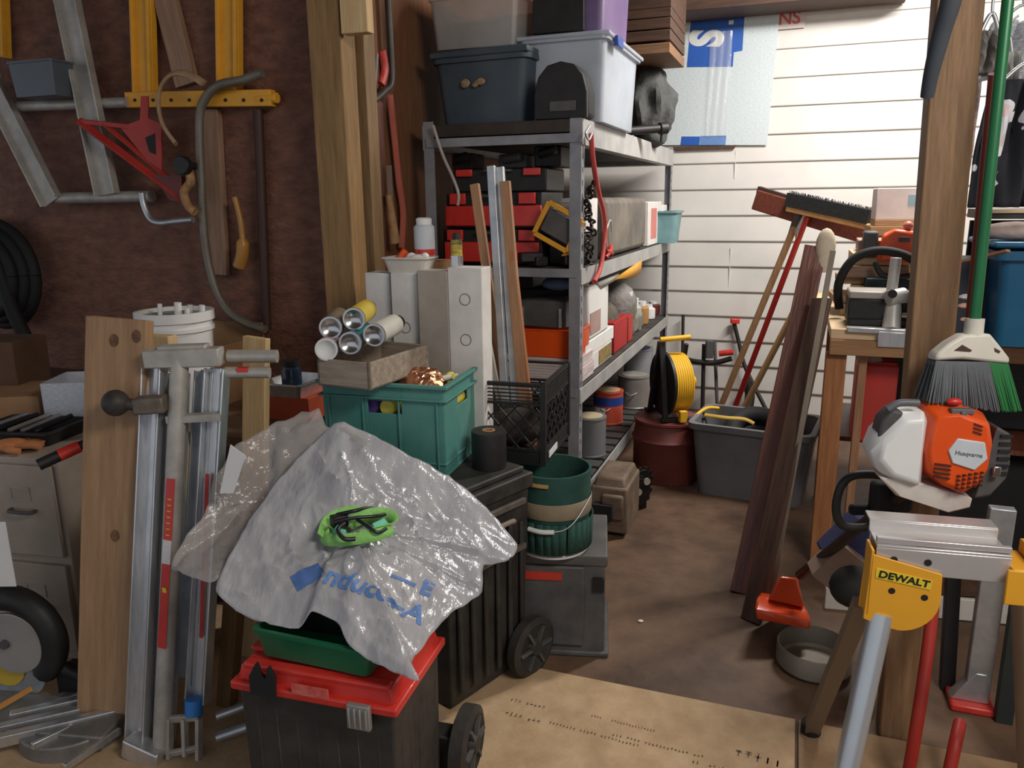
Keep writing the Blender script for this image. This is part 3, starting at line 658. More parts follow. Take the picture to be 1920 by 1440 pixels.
# bits on the cartons
zt = WP(870,502,-.40).z
p = WP(770,508,-.33)
t = thing('plastic_tub', 'clear plastic tub of white caps on top of the flooring cartons', 'tub', (p.x,p.y,WP(760,512,-.38).z))
MB().tub(.155,.1,.05,taper=.85,rc=.015,lip=.006,lh=.005).build('tub_body', mat('milky_tub',(214,208,196),.5,alpha=.8), t)
MB().sphere((.03,0,.045),.022,(1.6,1,.6)).sphere((.0,.01,.045),.018).sphere((.055,.0,.05),.014).build('white_caps', white, t)
MB().cyl((-.05,0,.03),(-.02,.01,.07),.012).build('orange_cap', orangep, t)
p = WP(857,500,-.36)
t = thing('lubricant_can', 'small yellow and black can standing on the wide white carton', 'can', (p.x,p.y,zt))
MB().lathe([(0,0),(.02,0),(.02,.035),(0,.035)],20).build('can_base', cangrey, t)
MB().lathe([(.0185,.035),(.0185,.085),(0,.085)],20).build('can_label', mat('striped_label',(60,56,40),.5,scale=90,stretch=(.2,.2,1),rgb2=(230,200,60)), t)
MB().lathe([(.013,.085),(.012,.105),(0,.107)],16).build('cap', black, t)
t = thing('spray_can', 'white spray can standing upright on the cartons beside the shelf post', 'spray can', (WP(797,480,-.25).x,WP(797,480,-.25).y,WP(797,486,-.25).z))
hC = WP(797,408,-.25).z-WP(797,486,-.25).z
MB().lathe([(0,0),(.034,0),(.035,.005),(.035,hC*.78),(.026,hC*.84),(0,hC*.84)],24).build('can_body', mat('white_can',(196,202,206),.4), t)
MB().lathe([(.026,hC*.84),(.027,hC*.97),(.02,hC),(0,hC)],20).build('cap', white, t)
MB().lathe([(.0353,hC*.1),(.0353,hC*.25)],24).build('red_band', redp, t)
solo('support_carton','brown carton standing behind the white flooring cartons','carton', MB().box((0,.0,WP(797,486,-.25).z/2),(.16,.1,WP(797,486,-.25).z-.004)), card, (WP(797,480,-.25).x,WP(797,480,-.25).y,0), bevel=.003)
# leaning strips
def lean(name,label,xt,yt,xb,yb,w,th,m,Yt_=2.86,Yb_=2.62):
    return stick(name,label,'strip',D(xb,yb,Yb_),D(xt,yt,Yt_),w,th,m,U)
# bottoms on the floor: continue each line down to z = 0
def lean0(name,label,xt,yt,xm,ym,w,th,m,dy=.0):
    A = D(xt,yt,2.72+dy); Bm = D(xm,ym,2.72+dy-.00022*(ym-yt)); d = (Bm-A); k = (-A.z)/d.z; return stick(name,label,'strip',A+d*k,A,w,th,m,U)
lean0('wood_strip','brown wooden strip leaning left of the two bright metal channels',890,345,938,690,.032,.02,strip_w,.06)
lean0('metal_channel','bright metal channel leaning between wood strips, the left one',921,311,944,690,.028,.02,steel,.02)
lean0('metal_channel','bright metal channel leaning between wood strips, the right one',938,313,962,690,.026,.02,steel,.03)
lean0('wood_strip','brown wooden strip leaning right of the two bright metal channels',947,340,976,690,.036,.02,strip_w,.0)
lean0('wood_strip','narrow yellow pine strip leaning at the right of all the strips',960,470,985,695,.022,.02,wood_orange,-.03)
lean0('wood_strip','short grey beige strip leaning beside the wide white carton',906,588,925,690,.02,.015,greycard,-.02)
# ================================================================ grey tool case, tool bag bucket, milk crate, roll
a = G(962,1222,0); b = G(1132,1226,0)
t = thing('tool_case', 'grey plastic tool case with red label standing on the brown floor', 'tool case', a+V*0, math.degrees(math.atan2(b.y-a.y,b.x-a.x))-3)
w = (b-a).length; hC = .37
mb = MB().box((w/2,.17,hC/2),(w,.34,hC-.02)); mb.box((w*.42,-.006,hC*.5),(w*.72,.012,hC*.78)); mb.box((w/2,.17,.01),(w+.03,.36,.02)); mb.box((w/2,.17,hC-.02),(w+.015,.35,.04)); mb.build('case_body', dgrey, t, bevel=.008)
MB().box((w*.93,-.005,hC*.72),(w*.12,.01,.05)).build('latch_recess', blackr, t)
MB().box((w*.33,-.014,hC*.8),(w*.42,.006,.028)).build('red_label', mat('red_label',(200,50,34),.5), t)
TC = t
q = G(1017,1050,.37)+V*.12; q.z = .371
t = thing('bucket_tool_bag', 'green canvas tool bag around a bucket standing on the grey tool case', 'bucket', q, -YAW)
r = .12; hb = .28
MB().lathe([(r*.88,.0),(r*.95,.02),(r*1.0,.1),(r*1.03,.2),(r*1.05,hb),(r*.98,hb),(r*.85,.02),(0,.02)],40).build('bag_body', greenf, t)
MB().lathe([(r*.9,-.0),(r*.97,0),(r*.98,.008),(r*.9,.01)],40).build('white_rim', white, t)
MB().lathe([(r*1.035,.135),(r*1.06,.14),(r*1.07,.185),(r*1.045,.19)],40).build('webbing_band', tanf, t)
mb = MB()
for i in range(6):
    a0 = -190+i*46; pts = []
    for k in range(5):
        a1 = rad(a0+k*10.8); pts.append(a1)
    for k in range(4):
        vs = [mb.bm.verts.new((math.cos(x)*rr_, math.sin(x)*rr_, z)) for x, rr_, z in ((pts[k],r*1.07,.02),(pts[k+1],r*1.07,.02),(pts[k+1],r*1.1,.125),(pts[k],r*1.1,.125))]; mb.bm.faces.new(vs)
mb.build('pockets', greenf, t, solid=.004)
MB().tube([(math.cos(rad(x))*r*1.13, math.sin(rad(x))*r*1.13, z) for x, z in ((-10,.2),(-40,.14),(-60,.11),(-85,.105),(-110,.105))], .0025).build('wire_handle', steel, t)
MB().tube([(math.cos(rad(x))*r*1.15, math.sin(rad(x))*r*1.15, z) for x, z in ((-72,.106),(-90,.104),(-108,.106))], .008).build('handle_grip', white, t)
MB().tube([(math.cos(rad(x))*r*1.05, math.sin(rad(x))*r*1.05, .255) for x in (-80,-95,-112)], .009, flat=.3).build('tan_patch', mat('tan_patch',(168,130,70),.8), t)
# milk crate
zc = .655
c0 = G(1019,873,zc); W, Dp, H_ = .33, .35, .275
t = thing('milk_crate', 'black lattice milk crate standing on the green tool bag bucket', 'crate', c0, -YAW+3)
mb = MB(); bar = .007
for x in (-W,-.0):
    for y in (0,Dp): mb.box((x,y,H_/2),(.018,.018,H_))
for z in (.004,.05,H_-.07,H_-.004):
    mb.box((-W/2,0,z),(W,.012,.008)).box((-W/2,Dp,z),(W,.012,.008)).box((0,Dp/2,z),(.012,Dp,.008)).box((-W,Dp/2,z),(.012,Dp,.008))
for z in (.025,): mb.box((-W/2,0,z),(W,.006,.045)).box((0,Dp/2,z),(.006,Dp,.045)).box((-W,Dp/2,z),(.006,Dp,.045)).box((-W/2,Dp,z),(W,.006,.045))
n_ = 6
for ax in range(4):
    for s_ in (1,-1):
        for i in range(-5, n_+1):
            z0, z1 = .05, H_-.07; span = (z1-z0); Ls = W if ax < 2 else Dp; x0 = i*Ls/n_; x1 = x0+span*.9
            a, b = max(0,x0), min(Ls,x1)
            if b-a < .01: continue
            za = z0+(a-x0)/.9; zb_ = z0+(b-x0)/.9
            if s_ < 0: za, zb_ = z1-(za-z0), z1-(zb_-z0)
            if ax == 0: P,Q = (-W+a,0,za),(-W+b,0,zb_)
            elif ax == 1: P,Q = (-W+a,Dp,za),(-W+b,Dp,zb_)
            elif ax == 2: P,Q = (0,a,za),(0,b,zb_)
            else: P,Q = (-W,a,za),(-W,b,zb_)
            mb.beam(P,Q,bar,.005,(0,0,1) if False else ((0,1,0) if ax<2 else (1,0,0)))
for i in range(5):
    z = H_-.06+i*.012; mb.box((0,Dp/2,z),(.012,Dp,.004)).box((-W/2,0,z),(W,.006,.004))
mb.box((-W/2,Dp/2,.004),(W,Dp,.006))
mb.build('crate_body', black, t, smooth=False)
MB().box((.008,.1,.024),(.003,.11,.022)).build('white_label', label_w, t)
solo('crate_filler','dark brown scrap metal heaped inside the black milk crate','scrap', MB().sphere((0,0,.07),.12,(1,1,.6)).box((.02,.02,.12),(.12,.05,.03),Matrix.Rotation(.5,3,'Z')), mat('dark_scrap',(52,40,32),.8,var=.5,scale=20,bump=.4), Matrix.Translation(c0) @ Matrix.Rotation(rad(-YAW+3),4,'Z') @ Vector((-W/2,Dp/2,.01)), 0)
q = G(905,884,.702)+V*.055; q.z = .701
t = thing('pipe_wrap_roll', 'roll of wide black tape standing on the black chest beside the teal crate', 'tape roll', q)
mb = MB().lathe([(.02,0),(.053,0),(.054,.004),(.054,.112),(.053,.116),(.02,.116),(.02,0)],36); mb.build('roll', black, t)
MB().lathe([(.012,.002),(.02,.002),(.02,.1175),(.012,.1175),(.012,.002)],24).build('core', card, t)
# things under the shelf
t = thing('engine_block', 'dusty brown metal motor housing on the floor beside the shelf unit', 'motor', G(1125,1010,0)+V*.06+U*.03, -YAW)
mb = MB().box((0,.12,.13),(.17,.3,.22)).box((.02,-.02,.15),(.1,.06,.12)); mb.box((0,.12,.255),(.13,.24,.05),taper=1.2); mb.build('housing', mat('dusty_brown_metal',(96,80,66),.7,.2,scale=10,rgb2=(134,112,92)), t, bevel=.012)
MB().box((-.02,-.05,.13),(.085,.05,.075)).build('opening', blackr, t)
t = thing('gear_assembly', 'black greasy gear assembly on the floor before the maroon drum', 'gear', G(1190,960,0)+V*.03, 20)
mb = MB()
for dx, dy, dz, r_ in ((0,0,.1,.07),(.045,.03,.15,.05)):
    mb.cyl((dx,dy-.02,dz),(dx,dy+.02,dz),r_)
    for i in range(10):
        a = rad(36*i); mb.box((dx+math.cos(a)*r_,dy,dz+math.sin(a)*r_),(.022,.03,.022),Matrix.Rotation(-a,3,'Y'))
mb.box((0,.05,.06),(.12,.1,.12)); mb.build('gears', mat('greasy_black',(30,27,24),.4,.4,var=.4), t, bevel=.002)
for dx in (0,.045): MB().cyl((dx,-.026,.1+(.05 if dx else 0)),(dx,-.018,.1+(.05 if dx else 0)),.018).build('hub_cap', oldalu, t)
# ================================================================ shelving unit
SY = 20.5
SO = Vector((.285,3.2,0)); SM = Matrix.Translation(SO) @ Matrix.Rotation(rad(-SY),4,'Z')
def SH(x,y,z): return SM @ Vector((x,y,z))
SW, SL = .69, 2.28
ZS = [.235, .715, 1.225, 1.76]
t = thing('shelving_unit', 'grey steel shelving unit with four loaded decks in front of white siding', 'shelving', SO, -SY)
mb0 = None
for (x,y) in ((0,0),(-SW,0),(0,SL),(-SW,SL)):
    sx = 1 if x == 0 else -1; sy = 1 if y == 0 else -1
    mb = MB().box((x-sx*.022,y,.915),(.048,.003,1.83)).box((x,y+sy*.025,.915),(.003,.052,1.83))
    pst = mb.build('post', rack, t)
    mb = MB()
    for i in range(34): mb.box((x+.0016*sx,y+sy*.022,.06+i*.052),(.0012,.008,.022))
    mb.build('slots', inkblack, pst, smooth=False)
for i, z in enumerate(ZS):
    hb_ = .066; zt4 = z if i < 3 else 1.815
    if i == 3: hb_ = .1
    for x in (0,-SW): MB().box((x+(.004 if x==0 else -.004),SL/2,zt4-hb_/2),(.006,SL,hb_)).box((x-(.018 if x==0 else -.018),SL/2,zt4-hb_),(.04,SL,.004)).build('side_beam', rackwhite, t, bevel=.001)
    for y in (0,SL): MB().box((-SW/2,y+(-.004 if y==0 else .004),z-.018),(SW-.02,.006,.036)).build('end_beam', rack, t, bevel=.001)
    mb = MB()
    if i == 0:
        for k in range(18): mb.box((-SW/2,.08+k*.124,z-.006),(SW-.02,.09,.008))
    else: mb.box((-SW/2,SL/2,z-.006),(SW-.012,SL-.01,.012))
    mb.build('deck', mat('dark_deck',(48,44,42),.7,scale=8,rgb2=(76,70,66)) if i else mat('galvanised_deck',(84,84,84),.5,.4), t)
mb = MB().box((-SW/2,SL/2,1.79),(SW-.02,SL+.0,.05)); mb.build('top_board', mat('dark_top_board',(36,30,27),.7,scale=8,rgb2=(64,54,46)), t, bevel=.003)
ZT = 1.816
def sitem(name,label,cat,x,y,z,rz=0,group=None): return thing(name,label,cat,SH(x,y,z),-SY+rz,group=group)
def spx(px,py,y):            # point on shelf-parallel vertical plane at local depth y -> local coords
    r = ray(px,py); o = Vector((0,0,EYE)); n = (SM.to_3x3() @ Vector((0,1,0))); k = (SH(0,y,0)-o).dot(n)/r.dot(n); return SM.inverted() @ (o+r*k)
def srx(px,py,x=0.0):        # on the unit's right side plane
    r = ray(px,py); o = Vector((0,0,EYE)); n = (SM.to_3x3() @ Vector((1,0,0))); k = (SH(x,0,0)-o).dot(n)/r.dot(n); return SM.inverted() @ (o+r*k)
def fbox(xl,xr,yt,yb,y): a=spx(xl,yb,y); b=spx(xr,yb,y); c=spx((xl+xr)/2,yt,y); return (a.x+b.x)/2, (b.x-a.x), a.z, c.z-a.z
# ---- top deck
x,w,z,h = fbox(815,985,70,222,.06)
t = sitem('storage_tote','blue grey storage tote with lid on the top of the shelving unit','tote',x,.06,ZT,-3)
o = MB().tub(w*1.04,.52,h-.035,t=.006,taper=.9,rc=.04,lip=.012,lh=.02).build('tote_body', bluet, t); o.location=(0,.27,0)
o = MB().box((0,0,.012),(w*1.09,.56,.026)).box((0,0,.028),(w*.98,.5,.012)).build('lid', bluet, t, bevel=.008); o.location=(0,.27,h-.035)
mb = MB()
for i in range(7): mb.sphere((-.03+rr.uniform(-.04,.05),-.005+.01,h*.56+rr.uniform(-.014,.014)),.008+rr.random()*.007,(1.5,.3,1))
mb.build('worn_emblem', mat('worn_gold',(150,124,88),.6,var=.4,scale=60), t); o=None
zb_ = ZT+h+.006; 
x2,w2,z2,h2 = fbox(808,968,-30,62,.1)
t = sitem('storage_box','clear plastic box of white papers on top of the blue tote','storage box',x2,.1,zb_,2)
o = MB().tub(w2,.4,.2,taper=.92,rc=.02,lip=.008,lh=.01).build('box_body', mat('smoky_clear',(176,172,168),.3,alpha=.5,bump=.05), t); o.location=(0,.2,0)
MB().box((.02,.04,.03),(w2*.45,.02,.05)).box((-.02,.2,.06),(w2*.8,.3,.1)).build('papers', mat('dull_papers',(168,160,152),.8,scale=9,rgb2=(128,118,108)), t, bevel=.004)
# clear tote at right
x,w,z,h = fbox(1012,1118,75,245,.16)
t = sitem('storage_tote','clear plastic tote with blue latch at the right end of top deck','tote',x-.02,.16,ZT,0)
o = MB().tub(w+.1,.66,h-.02,t=.004,taper=.93,rc=.03,lip=.016,lh=.012).build('tote_body', frost, t); o.location=(0,.33,0)
o = MB().box((0,0,0),(w+.15,.7,.018)).box((0,0,.012),(w+.05,.6,.01)).build('lid', frost, t, bevel=.005); o.location=(0,.33,h-.012)
MB().box((w/2+.08,.12,h-.03),(.02,.1,.04)).build('latch', mat('blue_latch',(50,80,170),.4), t, bevel=.004)
MB().box((0,.33,.14),(w*.85,.56,.22)).build('contents', mat('pale_contents',(176,184,194),.8,scale=7,rgb2=(206,212,220)), t, bevel=.02)
MB().box((w/2+.035,.2,h*.45),(.002,.08,.09)).build('label', label_w, t)
tz = ZT+h+.012
xx,ww,zz,hh = fbox(1003,1090,-40,72,.22)
t = sitem('storage_tote','purple tote with black front stacked on top of the clear tote','tote',xx+.03,.24,tz,0)
o = MB().tub(ww+.12,.5,.3,taper=.94,rc=.03,lip=.012,lh=.014).build('tote_body', mat('purple_plastic',(96,72,118),.5,scale=5,rgb2=(116,92,136)), t); o.location=(0,.25,0)
MB().box((-.03,-.012,.13),(ww+.02,.02,.25)).build('dark_front', black, t, bevel=.004)
# black welding hood
x,w,z,h = fbox(1005,1103,108,218,.02)
t = sitem('black_hood','black rounded hood standing before the clear tote on top deck','hood',x,.0,ZT,0)
mb = MB(); prof = [(-w/2,0),(-w/2,h*.45),(-w*.42,h*.75),(-w*.25,h*.94),(0,h),(w*.25,h*.94),(w*.42,h*.75),(w/2,h*.45),(w/2,0)]
mb.prism(prof,.012,.14); mb.build('hood_shell', blackr, t, bevel=.02)
mb = MB().prism([(a*1.0,b) for a,b in prof],-.004,.02); mb.build('hood_rim', black, t, bevel=.004)
MB().box((w*.05,-.006,h*.22),(w*.5,.006,h*.18)).build('grey_window', dgrey, t, bevel=.002)
# grey bag and black torch on the right rear of the top
p = srx(1195,235,-.02)
t = sitem('grey_bag','dark grey fabric bag slumped behind the clear tote on top deck','bag',-.03,1.55,ZT,0)
def gb(a_,b_):
    th=a_*2*math.pi; ph=b_*math.pi; d_=Vector((math.sin(ph)*math.cos(th),math.sin(ph)*math.sin(th),-math.cos(ph))); k_=1+.35*noise.noise(d_*2.2)+.12*abs(noise.noise(d_*7))
    return Vector((d_.x*.13*k_+.06*(1-b_)-.02, d_.y*.17*k_, .2+d_.z*.2*(1+.15*k_)))
mb = MB().grid(gb,40,24); mb.build('bag_body', mat('dark_grey_fabric',(72,74,72),.9,var=.3,scale=10,bump=.3), t)
a = srx(1160,238,.05); b = srx(1248,240,.05)
t = sitem('black_flashlight','long black flashlight poking out past the top deck edge','flashlight',0,0,0); t.location=(0,0,0); t.rotation_euler=(0,0,0)
A = D(1160,238,3.3); A.z = ZT+.03; A = SH(-.06,1.0,ZT+.025); B = D(1250,240,4.25)
MB().cyl(A,B,.022).build('barrel', black, t); dd=(B-A).normalized(); MB().cyl(B-dd*.045,B,.03).build('head', black, t, bevel=.003)
MB().cyl(B-dd*.03, B-dd*.03-Vector((0,0,.07)), .007).build('strap', blackr, t)
# wooden boards stack on the clear tote rear
f, w, h = face(1152,1258,52,106,Y=4.3,yaw=SY)
# ---- scraps of dark board jutting out high at the right, carried on the storage board
t = thing('board_stack','dark brown boards jutting out below the storage board, above the sign','boards',f,-SY)
for i,(dz,ww_) in enumerate(((0,1.0),(.062,.9),(.118,1.02),(.172,.85))):
    MB().box((w/2-ww_*w/2-.05,.2,dz+.026),(w*ww_+.1,.5,.05)).build('board', wood_dark if i!=0 else wood('brown_edge_board',(112,78,50),(138,100,66),'x'), t, bevel=.003)
MB().box((.0,.2,.31),(w,.5,.2)).build('board', wood_dark, t, bevel=.003)
# ---- sign
q = WP(1345,150,VB-.03)
t = thing('plastic_sign','diamond plate patterned sign with blue square and letter hung on siding','sign',q,-YAW)
pl = mat('diamond_plate_print',(176,190,196),.5,scale=60,rgb2=(204,212,214),stretch=(1,1,2.4))
a = WP(1232,30,VB-.03); b = WP(1458,270,VB-.03); sw = (b-a).dot(U); shh = a.z-b.z
def sg(px,py): v_ = WP(px,py,VB-.03)-q; return (v_.dot(U), v_.z)
poly = [sg(1462,26),sg(1438,272),sg(1232,272),sg(1222,35)]
MB().prism(poly,0,.006).build('sheet', pl, t)
MB().prism([sg(1396,30),sg(1392,95),sg(1376,98),sg(1374,125),sg(1288,126),sg(1296,36)],-.002,0).build('blue_square', mat('sign_blue',(24,84,178),.5,var=.06), t)
mm = lettering('S', .19, mat('sign_letter',(206,208,206),.6), t, (sg(1328,72)[0],-.003,sg(1328,72)[1]), rot=84, name='letter', bold=.01, sc=(1.1,1.5,1))
x0,z0 = sg(1371,42); MB().box((x0,-.003,z0),(.03,.002,.025)).build('letter_dot', MATS['sign_letter'], t)
MB().prism([sg(1313,256),sg(1311,272),sg(1276,272),sg(1278,256)],-.002,0).build('blue_strip', MATS['sign_blue'], t)
MB().prism([sg(1362,254),sg(1360,272),sg(1312,272),sg(1314,255)],-.002,0).build('blue_strip', mat('pale_sign_blue',(92,130,190),.5), t)
mb = MB()
def film(a_,b_):
    x_,z_ = (1-b_)*(.0)+sg(1348,110)[0]-.06+a_*.14, sg(1348,60)[1]-b_*(sg(1348,60)[1]-sg(1348,255)[1])
    return Vector((x_, -.012-.008*abs(math.sin(a_*9+b_*2)), z_))
mb.grid(film,14,10); mb.build('plastic_film', mat('clear_film',(224,228,230),.12,alpha=.22,var=.02,bump=.2,bscale=10), t)
mb = MB().beam(WP(1262,279,VB-.03),WP(1378,275,VB-.03),.02,.02); solo('sign_ledge','thin brown wooden ledge under the diamond plate sign','ledge',mb,wood_dark,rz=0)
f,w,h = face(1450,1508,8,54,v=VB-.028)
t = thing('red_white_sign','small white sign with red letters above the siding, partly hidden','sign',f,-YAW)
MB().prism([(-w*.9,0),(w/2,0),(w/2,h),(-w*.9,h)],0,.004).build('sheet', mat('dusty_white_sign',(206,190,184),.6), t)
MB().prism([(-w*.9,h*.86),(w*.42,h*.86),(w*.42,h*.8),(-w*.9,h*.8)],-.0015,0).build('red_border', redpaint, t)
lettering('NS', h*.75, mat('faded_red',(196,84,76),.6), t, (0,-.002,h*.42), bold=.002)
q = WP(1246,110,VB-.03)
stick('orange_wood_strip','pale orange strip of wood hanging behind the grey bag','strip', WP(1222,255,VB-.06), WP(1212,110,VB-.06), .05,.02, mat('peach_wood',(196,150,112),.7), U)
# ---- deck 3 (z 1.225): organisers
def organiser(label, x, y, z, w, h, redw, rz=0):
    t = sitem('tool_organiser',label,'organiser',x,y,z,rz,'stacked red and black organisers')
    MB().box((0,.14,h/2),(w,.28,h-.004)).build('case_body', black, t, bevel=.006)
    MB().box((0,-.006,h*.36),(w*redw,.016,h*.56)).build('red_front', redp, t, bevel=.004)
    for s_ in (-.36,.36): MB().box((w*s_,-.012,h*.83),(.075,.018,h*.3)).build('latch', redp, t, bevel=.003)
    MB().tube([(-.06,.0,h*.9),(-.05,-.03,h*.9),(.05,-.03,h*.9),(.06,.0,h*.9)],.006).build('handle', dgrey, t)
    return t
x,w,z,h = fbox(838,1018,408,474,.1)
h1 = h1_org = .155
organiser('red and black organiser case at the bottom of stack on the second deck',x-.01,.1,1.228,w*1.03,h1,.95)
organiser('red fronted organiser case in the middle of the stack, second deck',x,.1,1.228+h1,w,h1,1.0,-2)
organiser('mostly black organiser case on top of stack with small red latches',x+.02,.12,1.228+2*h1,w*.95,.1,.0,1)
x,w,z,h = fbox(1030,1078,346,400,.12)
t = sitem('ribbed_box','white ribbed plastic box beside the organiser stack behind steel post','box',-.07,.14,1.228+.14,0)
mb = MB().box((0,.1,.07),(.11,.2,.14))
for i in range(6): mb.box((0,-.002,.015+i*.022),(.115,.01,.008))
mb.build('box_body', white, t, bevel=.003)
solo('black_case','black equipment case under the white ribbed box on second deck','case',MB().box((0,.12,.068),(.16,.24,.134)), black, SH(-.1,.14,1.228), -SY, bevel=.008)
# yellow framed light
p = spx(1050,425,.04)
t = sitem('work_light','yellow and black work light tilted beside the red organisers','work light',p.x,.04,p.z,0)
Rt = Matrix.Rotation(rad(28),3,'Y')
MB().box((0,.03,.0),(.14,.1,.1),Rt).build('lamp_body', dgrey, t, bevel=.006)
mb = MB()
for a_,b_ in (((-.08,-.07),(.08,-.07)),((.08,-.07),(.08,.07)),((.08,.07),(-.08,.07)),((-.08,.07),(-.08,-.07))):
    mb.beam(Rt@Vector((a_[0],-.03,a_[1])),Rt@Vector((b_[0],-.03,b_[1])),.012,.02,(0,1,0))
mb.build('yellow_frame', yellow, t, bevel=.002)
MB().prism([(.01,-.12),(.09,-.11),(.09,-.0)],-.02,.05).build('yellow_bracket', yellow, t, bevel=.002)
mb = MB()
for i in range(6): mb.box((rr.uniform(-.12,.12),rr.uniform(.05,.2),.02+rr.uniform(0,.02)),(.1,.06,.04),Matrix.Rotation(rr.uniform(0,3),3,'Z'))
solo('power_tool_parts','black power tool parts lying under the yellow work light','tool parts',mb,black,SH(-.14,.0,1.228),-SY,bevel=.006)
# clear tubes hanging at left post
mb = MB().tube([spx(815,240,-.03) and SH(*spx(a_,b_,-.03)) for a_,b_ in ((812,235),(830,290),(850,335),(860,365),(858,385))],.007)
solo('clear_tube','clear plastic tube dangling at the left post of the shelving','tube',mb,mat('clear_tube_m',(190,180,172),.2,alpha=.7),rz=0)
# red cable hanging by right post
mb = MB().tube([SH(*srx(a_,b_,.03)) for a_,b_ in ((1108,250),(1112,300),(1122,360),(1132,400),(1134,440),(1126,500),(1114,528))],.011)
t = solo('red_bungee','red bungee cord hanging from the top deck by the front post','cord',mb,mat('faded_red_cord',(196,70,64),.6,var=.15,scale=30),rz=0)
mb = MB().tube([SH(*srx(a_,b_,.035)) for a_,b_ in ((1106,236),(1098,250),(1104,262),(1110,250))],.004); 
o = mb.build('metal_hook', steel, t)
# greasy chain bundle beside post
mb = MB()
for i in range(22):
    p = SH(*srx(1106+rr.uniform(-7,8),345+i*7,.016)); mb.torus(p,.013,.005,Matrix.Rotation(rr.uniform(0,3),4,'X')@Matrix.Rotation(rr.uniform(0,3),4,'Y'),n=12,k=6)
solo('hanging_chain','greasy black chain hanging behind the red bungee cord','chain',mb,mat('greasy_chain',(44,38,34),.5,.5,var=.4),rz=0)
# right side items on deck 3
def rbox(name,label,cat,xl,xr,yt,deck,m,dx=.12,inset=.02,bev=.004,kids=None):
    z = ZS[deck]+.003; a = srx(xl, 400, -inset); b = srx(xr,400,-inset); top = srx((xl+xr)/2,yt,-inset); L = b.y-a.y; h = max(.02, top.z-z)
    t = sitem(name,label,cat,-inset,a.y,z)
    MB().box((-dx/2,L/2,h/2),(dx,L,h)).build('body', m, t, bevel=bev); return t, L, h
t,L,h = rbox('rounded_case','dark grey case with rounded brown end on the second deck','case',1140,1212,370,2,mat('grey_brown_case',(84,80,76),.6,scale=4,rgb2=(128,118,104)),.25,bev=.03)
t,L,h = rbox('paper_box','white box with red print at right end of second deck','box',1216,1240,378,2,whitecard,.2)
MB().box((.0012,L*.4,h*.5),(.002,L*.4,h*.7)).build('red_print', mat('pinkish_print',(206,120,112),.7), t)
t,L,h = rbox('paper_box','plain white carton at the far right of the second deck','box',1242,1256,384,2,white,.2)
f,w,h = face(1172,1290,360,396,v=VB-.32,yaw=SY); 
zz = 1.228
t = sitem('teal_bin','teal plastic bin behind the grey case on second deck','bin',-.12,2.0,zz,0)
MB().tub(.44,.24,.20,taper=.92,rc=.03,lip=.01,lh=.012).build('bin_body', mat('teal_bin_plastic',(58,120,128),.4,alpha=.95,scale=4,rgb2=(120,160,164)), t).location=(0,.02,0)
p = srx(1150,400,.0)
t = sitem('hand_pliers','pliers with red handles on the second deck beside the grey case','pliers',-.02,p.y-.06,1.235)
MB().tube([(0,0,.0),(.01,.05,.03),(0,.1,.05)],.012).tube([(0,.0,.03),(.01,.06,.02),(0,.12,.01)],.012).build('handles', redpaint, t)
MB().tube([(0,.02,.05),(.0,.0,.12),(.0,.08,.17),(0,.11,.12)],.006).build('bent_arm', oldalu, t)
solo('black_grinder','black angle grinder lying on the second deck behind the steel post','grinder',MB().cyl((0,0,.05),(0,.2,.05),.045).cyl((0,.2,.05),(0,.25,.05),.035).box((0,.23,.03),(.05,.05,.06)),black,SH(-.09,.2,1.228),-SY,bevel=.004)
# ---- deck 2 (z .715) front
def fitem(name,label,cat,xl,xr,yt,yb,y,m,d=.25,z=None,bev=.004,rz=0):
    x,w,z0,h = fbox(xl,xr,yt,yb,y); z0 = z if z is not None else z0
    t = sitem(name,label,cat,x,y,z0,rz); MB().box((0,d/2,h/2),(w,d,h)).build('body', m, t, bevel=bev); return t,w,h,z0
x,w,z0,h = fbox(985,1075,648,698,.06)
mb = MB()
for i in range(9): mb.box((rr.uniform(-.006,.006),.13,.006+i*.0125),(w+.12,.26,.011))
solo('paper_stack','stack of pinkish white papers on the third deck behind the milk crate','paper stack',mb,mat('pinkish_paper',(186,164,160),.8,scale=30,stretch=(.2,.2,3),rgb2=(216,204,202)),SH(x-.04,.06,.72),-SY)
zz = .72+9*.0125+.002
x,w,z0,h = fbox(985,1075,600,648,.06)
t = sitem('orange_bin','bright orange open bin on top of the paper stack','bin',x-.02,.06,zz)
MB().tub(w+.08,.22,h+.005,taper=.94,rc=.01,lip=.004,lh=.006).build('bin_body', orangep, t).location=(0,.11,0)
zz2 = zz+h+.008
t,w,h,_ = fitem('drill_case','flat dark grey drill case on top of the orange bin','case',972,1062,545,594,.08,dgrey,.24,zz2,.008,-6)
MB().box((-w*.42,-.004,h*.4),(.012,.012,h*.7)).build('latch', steel, t); MB().box((w*.4,-.004,h*.4),(.012,.012,h*.7)).build('latch', steel, t)
x,w,z0,h = fbox(985,1070,495,520,.2)
solo('blue_cloth','pale blue cloth bundle high on the third deck','cloth',MB().sphere((0,0,.0),.06,(1.3,1,.5)),mat('pale_blue_cloth',(96,118,150),.9,var=.3),SH(x+.05,.2,zz2+h+.07+.05),-SY)
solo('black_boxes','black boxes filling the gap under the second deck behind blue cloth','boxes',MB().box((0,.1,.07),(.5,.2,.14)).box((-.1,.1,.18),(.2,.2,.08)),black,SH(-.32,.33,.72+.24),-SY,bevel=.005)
solo('storage_carton','dark carton at the back of the third deck','carton',MB().box((0,.1,.115),(.55,.22,.235)),dgrey,SH(-.34,.32,.72),-SY,bevel=.004)
